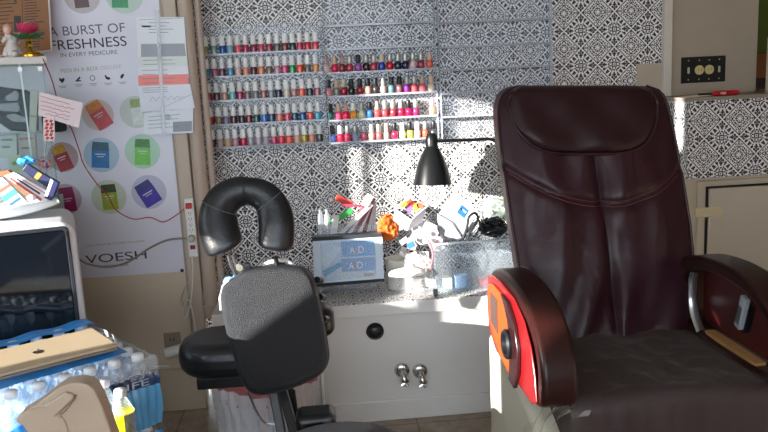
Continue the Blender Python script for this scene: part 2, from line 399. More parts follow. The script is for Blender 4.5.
# behind the pillar
g = obj('framed_picture', bx(2.03, 2.6, 3.95, 3.98, 1.42, 2.4), C('#4d5c1c'), smooth=False, bevel=.004); tag(g, 'green picture partly hidden at the pillar edge, top of the photo corner', 'picture')
g = obj('wooden_panel', bx(2.03, 2.6, 3.90, 3.98, 1.30, 1.42), C('#7a4628', .4), smooth=False, bevel=.004); tag(g, 'orange brown wooden panel under the green picture beside the pillar', 'panel')
g = obj('dark_wall_niche', bx(2.03, 2.6, 3.95, 3.99, 1.02, 1.30), C('#2c2520'), smooth=False, bevel=.003); tag(g, 'dark brown niche below the wooden panel beside the pillar', 'niche')
q = P(766.5, 96, y=3.3)
g = obj('cream_canister', lathe(B(), [(.03, 0), (.03, .002), (.03, .235), (.026, .24), (.0, .24)], (q.x+.028, 3.3, 1.25), 20), C('#c9bfa8', .4), origin=(q.x+.028, 3.3, 1.25)); tag(g, 'tall cream canister at the end of the stone topped half wall', 'canister')

# ------------------------------------------------------------------ white ledge box
lb = thing('ledge_cabinet', 'long low white ledge cabinet with wallpapered top along the wall', 'cabinet', (.4, 3.2, 0))
obj('front_panel', bx(-.465, 1.555, 3.03, 3.05, 0, .497), M_boxw, lb, smooth=False)
obj('side_panel', bx(-.465, -.445, 3.05, 3.495, 0, .497), M_boxw, lb, smooth=False)
obj('lip', bx(-.465, 1.555, 3.018, 3.03, .452, .503), mat('lip_paint', '#e2e0de', .35, var=.04), lb, smooth=False, bevel=.003)
obj('baseboard', bx(-.465, 1.555, 3.018, 3.03, 0, .085), M_boxw, lb, smooth=False, bevel=.003)
obj('plain_top', bx(-.465, -.05, 3.03, 3.497, .497, .5035), mat('grey_top', '#bdbdc2', .4), lb, smooth=False)
obj('papered_top', bx(-.05, 1.555, 3.03, 3.497, .497, .504), WP_top, lb, smooth=False)
TOP = .504
k = P(375, 331, y=3.03)
RX = Matrix.Rotation(PI/2, 4, 'X')
def facing(c): return Matrix.Translation(Vector(c)) @ RX      # local +z of a lathe points towards the room (-Y)
kn = obj('round_knob', lathe(B(), [(.036, 0), (.036, .006), (.033, .009), (.027, .008), (.025, .018), (.020, .022), (0, .022)], n=28, M=facing((k.x, 3.03, k.z))), M_black, origin=(k.x, 3.03, k.z))
tag(kn, 'round black knob on the white ledge cabinet front above the two valves', 'knob')
for (px, py, w_) in ((402, 370, 'left'), (420, 371, 'right')):
    c = P(px, py, y=3.03)
    t = thing('water_valve', ('chrome water valve handle on the white cabinet, the one under the black knob side' if w_ == 'left' else 'chrome water valve handle on the white cabinet, the one towards the maroon chair'), 'valve', (c.x, 3.03, c.z), 'pair of chrome valves')
    obj('flange', lathe(B(), [(.032, 0), (.031, .006), (.024, .012), (.014, .014), (.014, .03), (0, .03)], n=24, M=facing((c.x, 3.03, c.z))), M_chrome, t)
    bm = B(); tube(bm, [(c.x, 3.0, c.z), (c.x+.002, 2.985, c.z-.01), (c.x+.004, 2.98, c.z-.03)], [.014, .012, .011], 12)
    for a in (0, 1, 2, 3):
        dx, dz = .018*math.cos(a*PI/2+.6), .018*math.sin(a*PI/2+.6)
        tube(bm, [(c.x+.004, 2.976, c.z-.034), (c.x+.004+dx, 2.974, c.z-.034+dz)], [.007, .008], 8)
    obj('handle', bm, M_chrome, t)

# ------------------------------------------------------------------ polish racks
M_acr = clear('clear_acrylic', (.84, .87, .92), .78, .12)
M_acre = clear('acrylic_edge', (.78, .81, .86), .62, .15)
def rack(label, x0, x1, z0, z1, shelves, lipz=.004):
    r = thing('acrylic_polish_rack', label, 'rack', ((x0+x1)/2, 3.5, z0), 'clear acrylic wall racks')
    obj('back_panel', bx(x0, x1, 3.494, 3.498, z0, z1), clear('acrylic_back', (.93, .95, .98), .93, .15), r, smooth=False)
    for x in (x0, x1-.004): obj('side_edge', bx(x, x+.004, 3.452, 3.494, z0, z1), M_acr, r, smooth=False)
    for z in shelves:
        bm = bx(x0+.004, x1-.004, 3.452, 3.494, z-.005, z)
        box(bm, x0+.004, x1-.004, 3.449, 3.452, z-.005, z+lipz)
        obj('shelf', bm, M_acre, r, smooth=False)
    return r
rowsA = [((205, 54), (319, 51)), ((206, 77), (319, 73)), ((208, 101), (321, 96.5)), ((210, 125), (321, 120)), ((212, 148), (323, 142))]
rowsB = [((326, 73), (433, 69)), ((328, 97), (434, 91.5)), ((330, 120.5), (434, 115.5)), ((330, 143), (434, 137.5))]
def rowz(r): return (P(*r[0], y=3.465).z+P(*r[1], y=3.465).z)/2
zA = [rowz(r) for r in rowsA]; zB = [rowz(r) for r in rowsB]
rack('clear acrylic rack holding five rows of white capped polish bottles', -.485, .040, zA[-1]-.03, zA[0]+.115, zA)
zT = zB[0]+.1
rack('clear acrylic rack holding four rows of mixed cap polish bottles, upper shelves empty', .048, .535, zB[-1]-.03, 1.80, zB+[zT, zT+.1])
rack('empty clear acrylic rack on the wallpaper right of the filled ones', .548, 1.055, 1.10, 1.85, [P(495, 20.5, y=3.465).z, P(495, 45, y=3.465).z, P(495, 68, y=3.465).z, P(495, 91, y=3.465).z, 1.21, 1.81], .003)
COLS_A = ['#8a8a60 #7fa8a0 #1a4f9e #7ab0cc #e0555a #b03058 #8c2a50 #c84860 #9a2845 #6a6560 #7a3a32 #2c3c3c #c8204a #c02a3a #e05060',
          '#4a90a8 #a86a80 #7a3a58 #4a90b8 #e0b8b0 #e09070 #5a2030 #e08860 #6b5a50 #c890a0 #d84888 #0a9050 #f05030 #6a6055 #d08a50',
          '#a02838 #704048 #c09878 #70c0c0 #b02860 #8a6a70 #80808a #a87068 #8a90a0 #1e2240 #d8c8b8 #b88080 #f06040 #303034 #b07078',
          '#c02838 #8a8060 #8a80a8 #5a2830 #40303a #803040 #205058 #2878d0 #244878 #e08070 #e85070 #205868 #2060a0 #f05a50 #50b0d0',
          '#504030 #d0b8b8 #d0b088 #c890a0 #c83050 #a8a0a8 #c0b0c0 #b0a8b8 #c04870 #e83050 #f05848 #d8b098 #c0a020 #e0907a #4a4440']
COLS_B = [('#e0c8b8 #d01848 #8a2c38 #b03848 #a050a0 #3a1a28 #c04050 #2040b0 #d01838 #102838 #20204a #e0c0c8 #9a3040 #e06048', 'rose tan rose silver black silver silver cream silver silver silver silver silver tan'),
          ('#e09098 #8a8880 #a81838 #282828 #981830 #e0b0a0 #303030 #b08888 #507878 #7a5058 #782880 #e86068 #e07080 #e8d0c0', 'black tan cream black black black black silver black black silver silver tan tan'),
          ('#107068 #e85880 #f02858 #f8a030 #d8e0b0 #4080d0 #e85050 #c84850 #a83840 #c82048 #d81850 #a82868 - #c8a078', 'black tan tan white silver black tan silver silver silver black silver - rose'),
          ('#5078c8 #e83050 #e04870 #a0a8c8 #e06888 #e8c0b0 #c86068 #a0b098 #d02850 #e8e8e0 #c8c850 #e8e8d8 #f06048 #404044', 'black white silver silver silver white silver tan black white black white silver black')]
CAPC = dict(white='#f6f6f4', rose='#c29492', tan='#cdb097', silver='#b8bab4', black='#1c1c1e', cream='#d8ceb6')
ORD = 'first second third fourth fifth sixth seventh eighth ninth tenth eleventh twelfth thirteenth fourteenth fifteenth'.split()
def cname(h):
    r, g_, b_ = [int(h[i:i+2], 16) for i in (1, 3, 5)]
    mx, mn = max(r, g_, b_), min(r, g_, b_)
    if mx < 70: return 'near black'
    if mx-mn < 28: return 'white' if mx > 215 else ('pale grey' if mx > 150 else 'grey')
    if r == mx:
        if g_ > b_+25: return 'orange' if r > 225 and g_ > 110 else ('red orange' if r > 200 and g_ < 110 else ('pale tan' if mn > 110 else ('mustard' if g_ > 140 else 'brown')))
        if mn > 150: return 'pale pink'
        if mn > 95: return 'dusty pink'
        if mx < 150: return 'dark wine'
        return 'pink red' if b_ > g_+15 else 'red'
    if g_ == mx: return 'green' if b_ < r+60 else 'teal'
    return 'purple' if r > g_+15 else ('light blue' if mn > 70 and g_ > 130 else 'blue')
def polish_mat(h):
    return mat('polish_'+h[1:], h, .12, var=.03, coat=.6)
def body_bm(kind):
    bm = B()
    if kind == 'A': prof = [(.0120, 0), (.0138, .0015), (.0140, .005), (.0140, .033), (.0130, .038), (.008, .041), (.008, .043)]
    else: prof = [(.0085, 0), (.0125, .0015), (.0142, .010), (.0150, .022), (.0145, .033), (.011, .040), (.0070, .044), (.0070, .046)]
    lathe(bm, prof, n=14); return bm
def cap_bm(kind, var_=0):
    bm = B()
    if kind == 'A': lathe(bm, [(.0100, .040), (.0108, .042), (.0098, .083), (.0088, .087), (0, .0872)], n=12)
    elif var_ == 0: lathe(bm, [(.0095, .043), (.0102, .045), (.0092, .077), (.0082, .082), (0, .0822)], n=12)
    else: lathe(bm, [(.0095, .043), (.0100, .045), (.0072, .062), (.0066, .084), (0, .0845)], n=12)
    return bm
protos = {}
def bottle(kind, x, y, z, hexc, cap, label, group, var_=0):
    key = (kind, var_)
    if key not in protos:
        mb = bpy.data.meshes.new('polish_bottle_body'); bm = body_bm(kind); bmesh.ops.scale(bm, vec=(1.03, 1.03, .89), verts=bm.verts); bm.to_mesh(mb); bm.free()
        mc = bpy.data.meshes.new('polish_bottle_cap'); bm = cap_bm(kind, var_); bmesh.ops.scale(bm, vec=(1.12, 1.12, .89), verts=bm.verts); bm.to_mesh(mc); bm.free()
        for m_ in (mb, mc):
            m_.materials.append(None)
            for p_ in m_.polygons: p_.use_smooth = True
        protos[key] = (mb, mc)
    mb, mc = protos[key]
    o = bpy.data.objects.new('nail_polish_bottle', mb); COL.objects.link(o); o.location = (x, y, z); o.rotation_euler = (0, 0, random.uniform(-.3, .3))
    o.material_slots[0].link = 'OBJECT'; o.material_slots[0].material = polish_mat(hexc)
    tag(o, label, 'bottle', group)
    c = bpy.data.objects.new('cap', mc); COL.objects.link(c); c.parent = o
    c.material_slots[0].link = 'OBJECT'; c.material_slots[0].material = mat('cap_'+cap, CAPC[cap], .35, metal=.6 if cap == 'silver' else 0, var=.03)
rn = ['top', 'second', 'third', 'fourth', 'bottom']
for i, row in enumerate(COLS_A):
    xl = P(*rowsA[i][0], y=3.465).x; xr = P(rowsA[i][1][0]-3, rowsA[i][1][1], y=3.465).x
    for k_, hx in enumerate(row.split()):
        x = xl+.004+(xr-xl-.004)*k_/14 + random.uniform(-.0015, .0015) + (.004 if i == 0 and k_ >= 2 else 0)*(1-k_/14)
        bottle('A', x, 3.472, zA[i]+.0002, hx, 'white', '%s nail polish with white cap, %s from the left, %s row of left rack' % (cname(hx), ORD[k_], rn[i]), 'white capped polish bottles in the left rack')
pb = [328, 336, 343.5, 351, 359.5, 367.5, 375, 383, 391, 399, 406.5, 414, 422, 430.5]
for i, (row, caps) in enumerate(COLS_B):
    n = 0
    for k_, (hx, cp) in enumerate(zip(row.split(), caps.split())):
        if hx == '-': continue
        x = P(pb[k_]+i*.6, 90, y=3.472).x
        lab = '%s nail polish with %s cap, %s from the left, %s row of middle rack' % (cname(hx), cp, ORD[n], ['top', 'second', 'third', 'bottom'][i])
        bottle('B', x, 3.472, zB[i]+.0002, hx, cp, lab, 'mixed polish bottles in the middle rack', 1 if cp in ('rose', 'tan') and k_ % 2 == 0 else 0); n += 1

# ------------------------------------------------------------------ wall poster
YW = 3.31
po = thing('wall_poster', 'large white salon poster with coloured product circles on the beige wall', 'poster', (-.85, YW, .62))
M_post = mat('poster_paper', '#dad9e6', .35, var=.03, vscale=4)
obj('sheet', prism(B(), [(-1.32, YW, .62), (-.603, YW, .62), (-.608, YW, 2.1), (-1.32, YW, 2.1)], (0, -.002, 0)), M_post, po, smooth=False)
YP = YW-.0022
def pt(n, s, a, b, h_, m_): return text(n, s, P(*a, y=YP), P(*b, y=YP), h_, m_, po)
pt('headline', 'A BURST OF', (49, 36.6), (125.4, 31.8), .036, mat('thin_ink', '#5c5c68', .5))
pt('headline', 'FRESHNESS', (51, 50.4), (127, 45.6), .038, M_inkd)
pt('headline', 'IN EVERY PEDICURE', (61, 57.2), (117.5, 53.8), .016, M_ink)
pt('lettering', 'PEDI IN A BOX', (61, 72.8), (98.5, 70), .015, mat('gold_ink', '#9a9872', .4))
pt('lettering', 'DELUXE', (101, 69.8), (121.5, 68), .015, mat('pale_gold_ink', '#b4b8ac', .4))
pt('lettering', 'THE CREATOR OF PEDI IN A BOX', (85.5, 247), (145, 241.8), .009, _M['gold_ink'])
pt('lettering', 'VOESH', (86, 263.8), (147, 258.3), .036, mat('brand_ink', '#4a3c50', .5))
pt('lettering', 'NEW YORK', (105, 267.5), (129, 265.5), .010, M_ink)
# five small icons with captions
for (px, py, kd) in ((62, 80.5, 0), (78, 79, 1), (92.5, 78, 2), (107.5, 77.5, 3), (122, 76.5, 4)):
    c = P(px, py, y=YP); bm = B(); s = .011
    if kd == 0: prof = [(0, -1), (1, .1), (.9, .8), (.45, .95), (0, .5), (-.45, .95), (-.9, .8), (-1, .1)]
    elif kd == 1: prof = [(-1, -.9), (1, -.9), (1, -.5), (.1, -.4), (.9, .2), (.7, 1), (.2, .4), (-.4, 0), (-.6, -.4), (-1, -.5)]
    elif kd == 3: prof = [(-1, .8), (-.5, 1), (-.1, .2), (.8, .1), (1, -.6), (.3, -.9), (-.6, -.5), (-.8, .2)]
    elif kd == 4: prof = [(-.6, -1), (.3, -.4), (.8, .4), (.7, 1), (0, .8), (-.6, .1), (-.5, -.5)]
    if kd == 2:
        cc = [(math.cos(a_*PI/8), math.sin(a_*PI/8)) for a_ in range(16)]
        ringprism(bm, [(c.x+s*a_, YP, c.z+s*b_) for a_, b_ in cc], [(c.x+.75*s*a_, YP, c.z+.75*s*b_) for a_, b_ in cc], (0, -.0005, 0))
    else: prism(bm, [(c.x+s*a_, YP, c.z+s*b_) for a_, b_ in prof], (0, -.0005, 0))
    obj('icon', bm, M_ink if kd == 2 else M_inkd, po, smooth=False)
    bm = B()
    for q_ in (0, 1): box(bm, c.x-.016+q_*.006, c.x+.016-q_*.006, YP-.0004, YP, c.z-.024-q_*.006, c.z-.0215-q_*.006)
    obj('caption', bm, mat('caption_ink', '#8a8c98', .5), po, smooth=False)
pics = [(82, -5, 17, '#b9b2b6', '#5a3f48', '#5a3f48', (73, -18, 88, 8), 3), (124, -6, 18, '#b4cdc0', '#2f8f5c', '#5fa878', (111, -20, 128, 8), -3),
        (98, 115, 15, '#c6b6b4', '#c2505a', '#c9803c', (90, 100, 108, 130), 28), (136, 112, 15.5, '#bcc6c0', '#cfd4d0', '#8b9a5a', (131, 98, 143, 126), 4),
        (63, 157, 14.5, '#b0989c', '#a03040', '#c09030', (54, 144, 70, 172), 18), (101.5, 155, 17, '#a2bccf', '#2a6fae', '#3a5a70', (91, 141, 110, 169), -6),
        (142.5, 151.5, 17, '#a8cdb8', '#6cc04e', '#3c7a38', (134, 138, 151, 166), -5), (66, 199, 15, '#b0a0ac', '#902058', '#802050', (59, 186, 76, 213), 4),
        (109, 197, 17, '#bcc4b4', '#94a436', '#3f4a2a', (101, 183, 118, 211), 2), (149, 192, 17, '#b4b4cc', '#40309a', '#343474', (138, 180, 158, 207), 28)]
for (cx, cy, r_, cc, pc, tc_, bb, rot) in pics:
    c = P(cx, cy, y=YP); rr = r_/780*3.3
    d_ = obj('circle_picture', ell(c, rr, rr, YP, d=.0004), mat('disc_'+cc[1:], cc, .4, var=.03), po, smooth=False)
    c2 = P((bb[0]+bb[2])/2, (bb[1]+bb[3])/2, y=YP); hw_, hh_ = (bb[2]-bb[0])/2/780*3.3*.88, (bb[3]-bb[1])/2/780*3.3*.9
    a_ = math.radians(-rot)
    def rp(x, z): return (c2.x+x*math.cos(a_)+z*math.sin(a_), YP-.0005, c2.z-x*math.sin(a_)+z*math.cos(a_))
    pk = obj('pack_picture', prism(B(), [rp(-hw_, -hh_), (rp(hw_, -hh_)), rp(hw_, hh_*.35), rp(-hw_, hh_*.35)], (0, -.0004, 0)), mat('pack_'+pc[1:], pc, .35, var=.25, vscale=60), d_, smooth=False)
    obj('pack_top_picture', prism(B(), [rp(-hw_, hh_*.35), rp(hw_, hh_*.35), rp(hw_*.9, hh_), rp(-hw_*.9, hh_)], (0, -.0004, 0)), mat('packtop_'+tc_[1:], tc_, .35, var=.5, vscale=90), d_, smooth=False)
    bm = prism(B(), [rp(-hw_*.6, hh_*.02), rp(hw_*.6, hh_*.02), rp(hw_*.6, hh_*.10), rp(-hw_*.6, hh_*.10)], (0, -.0009, 0))
    prism(bm, [rp(-hw_*.4, -hh_*.15), rp(hw_*.4, -hh_*.15), rp(hw_*.4, -hh_*.10), rp(-hw_*.4, -hh_*.10)], (0, -.0009, 0))
    obj('pack_print', bm, mat('pack_white_print', '#c8c8cc', .4), d_, smooth=False)
c = P(182, 270.5, y=YP); obj('pin', lathe(B(), [(.008, 0), (.007, .004), (0, .005)], n=12, M=facing(c)), C('#40302c'), po)

# papers taped one above another
def lines(bm, a, b, c_, d_, n, y, f0=.1, f1=.9, th=.0022):
    "n lines of small print inside the quadrilateral a b c d (top left, top right, bottom right, bottom left)"
    for i in range(n):
        t = (i+.5)/n; L = a.lerp(d_, t); R = b.lerp(c_, t); e = random.uniform(.6, 1)
        p = L.lerp(R, f0); q_ = L.lerp(R, f0+(f1-f0)*e); up = Vector((0, 0, th/2))
        prism(bm, [p-up, q_-up, q_+up, p+up], (0, -.0005, 0))
    return bm
papers = [(((136, 17), (184, 17), (187, 57), (138, 58)), '#dfe4ea', 'white certificate with a grey block, topmost of the papers taped beside the poster', 'cert'),
          (((139, 57), (187, 56), (188, 68), (140, 69)), '#d3dcd8', 'pale green slip under the white certificate with a grey block', 'slip'),
          (((138, 67), (188, 66), (189, 78), (139, 79)), '#dde0ea', 'white form edge showing just above the salmon slip', 'form'),
          (((138, 75.5), (188, 74), (189, 86), (139, 88)), '#ee8c86', 'salmon pink slip among the papers taped beside the poster', 'slip'),
          (((138, 86), (190, 84), (195, 108), (141, 112)), '#dce2ee', 'white letter with handwritten scrawl below the salmon pink slip', 'scrawl'),
          (((144, 113), (193, 108), (193, 133), (144, 134.5)), '#dbe2ec', 'white card with a grey box at lower right, lowest of the taped papers', 'card')]
for i, (qd, hc, lab, kd) in enumerate(papers):
    y = 3.30-.0024-.0020*i if i else 3.2976
    y = 3.240-.0016*i
    cc = sum((P(*q_, y=y) for q_ in qd), Vector())/4
    t = thing('taped_paper', lab, 'paper', (cc.x, y, cc.z), 'papers taped beside the poster')
    obj('sheet', pxpoly(qd, y, .001), mat('sheet_'+hc[1:], hc, .5, var=.02), t, smooth=False)
    a_, b_, c_, d_ = [P(*q_, y=y-.0012) for q_ in qd]
    bm = B()
    if kd == 'cert':
        box(bm, a_.x+.012, b_.x-.008, y-.0016, y-.001, a_.z-.012, a_.z-.0105)
        lines(bm, a_.lerp(d_, .1), b_.lerp(c_, .1), b_.lerp(c_, .42), a_.lerp(d_, .42), 4, y, .25, .8)
        obj('grey_block', pxpoly(((141, 44), (184.5, 43.5), (186, 56), (141, 57)), y-.0011, .0005), C('#9aa0aa'), t, smooth=False)
        obj('logo', pxpoly(((141, 25.5), (151, 25.5), (151, 27.3), (142.5, 27.3)), y-.0011, .0006), M_inkd, t, smooth=False)
    elif kd == 'scrawl':
        sp_ = [P(150+3.0*j, 99.5-(2.2 if j % 2 else -2.2)*(1 if j < 9 else .5)-j*.25, y=y-.0015) for j in range(12)]
        tube(bm, curve(sp_, 4), .0007, 5); tube(bm, [P(160, 109, y=y-.0015), P(192, 94, y=y-.0015)], .0007, 5)
        lines(bm, a_.lerp(d_, .05), b_.lerp(c_, .05), b_.lerp(c_, .3), a_.lerp(d_, .3), 3, y, .08, .8, .0018)
    else:
        lines(bm, a_.lerp(d_, .12), b_.lerp(c_, .12), c_.lerp(b_, .2), d_.lerp(a_, .2), 2 if kd != 'card' else 4, y, .08, .75, .002)
    if kd == 'card':
        obj('grey_block', pxpoly(((173, 122), (192, 121), (192, 131), (173, 132)), y-.0011, .0005), C('#8d949e'), t, smooth=False)
        lg = P(168, 117, y=y-.001); obj('emblem', ell(lg, .012, .012, y-.0011, d=.0005), C('#aab4bc'), t, smooth=False)
    obj('print', bm, mat('faded_ink', '#7e8490', .6), t, smooth=False)
tp = obj('clear_tape', prism(B(), [P(*q_, y=3.229) for q_ in ((155, 10), (159, 10), (166, 133), (162, 133))], (0, -.0006, 0)), clear('crinkled_tape', (.95, .97, 1), .7, .1, .6, 80), smooth=False)
tag(tp, 'vertical strip of shiny clear tape holding the papers beside the poster', 'tape')

# menu board, note, tag
mb = thing('menu_board', 'brown printed price menu hung above the glass display case', 'menu', (-1.2, 3.2, 1.56))
obj('board', pxpoly(((-60, 62), (52, 51), (46, -60), (-60, -60)), 3.235, .006), mat('menu_brown', '#8c5c32', .5, var=.15, vscale=6), mb, smooth=False)
obj('border', prism(B(), [P(*q_, y=3.228) for q_ in ((51, 51.2), (52.6, 51), (46.6, -60), (45, -60))], (0, -.001, 0)), C('#cfc4ba'), mb, smooth=False)
obj('border', prism(B(), [P(*q_, y=3.228) for q_ in ((-60, 62.5), (52.6, 51.2), (52.6, 49.7), (-60, 61))], (0, -.001, 0)), C('#cfc4ba'), mb, smooth=False)
obj('column_rule', prism(B(), [P(*q_, y=3.228) for q_ in ((22.3, 30), (21.8, -40), (22.3, -40), (23, 30))], (0, -.0006, 0)), C('#4e3420'), mb, smooth=False)
for (x0_, x1_, n_) in ((-1, 20, 13), (24.5, 46, 18)):
    for i in range(n_):
        yy = -1 + i*(50/n_); e = random.uniform(.45, .95)
        if x0_ < 0 and 24 < yy < 40: e = .6
        obj('menu_line', prism(B(), [P(*q_, y=3.228) for q_ in ((x0_, yy+1), (x0_+(x1_-x0_)*e, yy), (x0_+(x1_-x0_)*e, yy+.9), (x0_, yy+1.9))], (0, -.0005, 0)), C('#3d2818'), mb, smooth=False)
text('menu_mark', '3', P(12.5, 4, y=3.227), P(17, 4, y=3.227), .02, M_inkd, mb)
obj('menu_picture', pxpoly(((14, 16), (21, 16), (21, 32), (14, 32)), 3.2275, .0006), C('#2a2220'), mb, smooth=False)
nt_ = thing('handwritten_note', 'white note card with red handwriting stuck beside the glass case', 'note', P(60, 110, y=2.925))
obj('card', pxpoly(((40, 92), (83, 103), (79, 128), (38, 115)), 2.925, .001), mat('note_card', '#d8c8cc', .6), nt_, smooth=False)
for i in range(5):
    pts = [P(41+j*1.6+(0 if i < 4 else 4), 96.5+i*4.2+j*.43+random.uniform(-.8, .8), y=2.923) for j in range(int(random.uniform(19, 24)) - (5 if i == 4 else 0))]
    obj('handwriting', tube(B(), pts, .0009, 5), C('#a83848'), nt_, smooth=False)
tg = thing('hanging_tag', 'red and white patterned tag hanging under the handwritten note', 'tag', P(49, 118, y=2.92))
obj('tag_card', pxpoly(((43.5, 118), (54.5, 118), (55, 141), (43.5, 141)), 2.92, .002), C('#d8ccc8'), tg, smooth=False)
bm = B()
for i in range(6):
    for j in range(2):
        p_ = P(46.5+j*4.5+(i % 2), 121+i*3.4, y=2.9175); prism(bm, [p_+Vector(v_) for v_ in ((-.008, 0, -.004), (.002, 0, -.006), (.008, 0, .003), (-.002, 0, .006))], (0, -.0006, 0))
obj('red_print', bm, C('#b82c38'), tg, smooth=False)
dk = obj('dark_pouch', bx(*(lambda a, b: (a.x, b.x, 3.20, 3.26, b.z, a.z))(P(40, 112, y=3.2), P(63, 132, y=3.2))), C('#1c2a2c'), smooth=False, bevel=.008, seg=3); tag(dk, 'dark green black pouch behind the handwritten note', 'pouch')

# ------------------------------------------------------------------ power strip, outlet, cords
a_, b_ = P(188.5, 198, y=3.25), P(192, 257, y=3.25)
ps = thing('power_strip', 'white power strip with red switch fixed upright on the corner board', 'power strip', (a_.x, 3.26, b_.z))
obj('housing', bx(a_.x-.019, a_.x+.019, 3.243, 3.27, b_.z, a_.z), M_plw, ps, smooth=False, bevel=.005, seg=3)
obj('switch', bx(a_.x-.010, a_.x+.010, 3.238, 3.245, b_.z+.035, b_.z+.052), C('#8a1c28'), ps, smooth=False, bevel=.001)
obj('plug', bx(a_.x-.012, a_.x+.012, 3.225, 3.245, a_.z-.042, a_.z-.020), C('#c02830'), ps, smooth=False, bevel=.003, label='red plug')
obj('plug', lathe(B(), [(.015, 0), (.015, .022), (.010, .03), (0, .03)], n=16, M=facing((a_.x, 3.243, b_.z+.083))), C('#b9b4aa'), ps, label='grey round plug')
for i in range(4):
    zc = a_.z-.062-i*.024; bm = B()
    for dx in (-.006, .004): box(bm, a_.x+dx, a_.x+dx+.002, 3.2425, 3.2432, zc-.004, zc+.004)
    box(bm, a_.x-.002, a_.x+.002, 3.2425, 3.2432, zc-.010, zc-.007); obj('socket', bm, M_dark, ps, smooth=False)
def cord(parent, pts, r, m, y=None, label=None, n=6):
    return obj('cord', tube(B(), curve([P(*q_[:2], y=(q_[2] if len(q_) > 2 else y)) for q_ in pts], n), r, 7), m, parent, label=label)
cord(ps, [(78, 258, 3.28), (88, 264, 3.28), (108, 267, 3.28), (128, 262, 3.28), (150, 248, 3.28), (168, 240, 3.27), (186, 238.5, 3.225)], .0045, C('#918c86'))
cord(ps, [(192, 256, 3.235), (193, 275, 3.23), (191, 300, 3.22), (186, 318, 3.21), (183, 312, 3.21), (187, 300, 3.21), (191, 305, 3.21), (195, 330, 3.2), (195, 365, 3.2)], .0032, C('#d4d0c6'))
cord(ps, [(187, 258, 3.27), (189, 278, 3.27), (184, 290, 3.27), (181, 300, 3.27), (186, 305, 3.27), (189, 290, 3.27)], .003, C('#b8afa2'))
ot = P(173, 344.5, y=YW)
ol = thing('wall_outlet', 'brown worn wall outlet with white plug low on the beige wall', 'outlet', (ot.x, YW, ot.z))
obj('plate', bx(ot.x-.036, ot.x+.036, 3.303, 3.31, ot.z-.055, ot.z+.055), C('#8f8170'), ol, smooth=False, bevel=.003)
bm = B()
for dz in (.018, -.02):
    for dx in (-.010, .006): box(bm, ot.x+dx, ot.x+dx+.004, 3.302, 3.3035, ot.z+dz, ot.z+dz+.014)
obj('socket', bm, M_dark, ol, smooth=False)
obj('plug', tube(B(), [(ot.x+.050, 3.272, ot.z-.010), (ot.x-.026, 3.250, ot.z-.018)], [.026, .022], 20), M_plw, ol, label='white cylindrical plug')

# black duplex box on pillar
a_, b_ = P(681, 57.5, y=3.5), P(724.5, 82, y=3.5)
bo = thing('black_outlet_box', 'black open outlet box with round yellow sockets on the pillar', 'outlet', (a_.x, 3.5, b_.z))
obj('plate', bx(a_.x, b_.x, 3.494, 3.5, b_.z+.003, a_.z), C('#0c0b0a', .6), bo, smooth=False, bevel=.002)
mz, mx_ = (a_.z+b_.z)/2, (a_.x+b_.x)/2
for dx in (-.021, .026):
    s_ = obj('socket', lathe(B(), [(.021, 0), (.021, .006), (.018, .009), (0, .009)], n=24, M=facing((mx_+dx, 3.494, mz))), C('#cbbb84', .4), bo)
    bm = B()
    for e in (-.007, .005): box(bm, mx_+dx+e, mx_+dx+e+.002, 3.4845, 3.4852, mz-.004, mz+.006)
    obj('slot', bm, M_dark, s_, smooth=False)
for dx in (-.072, .074):
    obj('screw', bx(mx_+dx-.005, mx_+dx+.005, 3.490, 3.494, mz-.014, mz+.014), C('#b7b0a0', .3), bo, smooth=False, bevel=.002)
for dx in (-.072, -.021, .026, .074):
    for dz in (-.042, .044): obj('screw', lathe(B(), [(.003, 0), (.003, .002), (0, .002)], n=8, M=facing((mx_+dx, 3.494, mz+dz))), C('#b7b0a0', .3), bo)
# lighter on the half wall
l0, l1 = P(697, 94.5, y=3.24), P(740, 95.5, y=3.24)
lt = thing('gas_lighter', 'red handled lighter with a black tip lying on the half wall top', 'lighter', (l0.x, 3.24, 1.25))
zc = 1.2615
obj('tip', tube(B(), [(l0.x, 3.225, zc), (l0.x+.07, 3.24, zc)], .0045, 12), M_black, lt)
obj('handle', tube(B(), [(l0.x+.065, 3.24, zc), (l0.x+.08, 3.24, zc), (l0.x+.12, 3.245, zc), (l1.x-.01, 3.25, zc), (l1.x, 3.25, zc)], [.007, .0105, .0112, .0105, .006], 14), C('#c01828', .3), lt)
obj('label', bx(l0.x+.10, l0.x+.125, 3.231, 3.233, zc-.004, zc+.005), C('#d8b0b0'), lt, smooth=False)

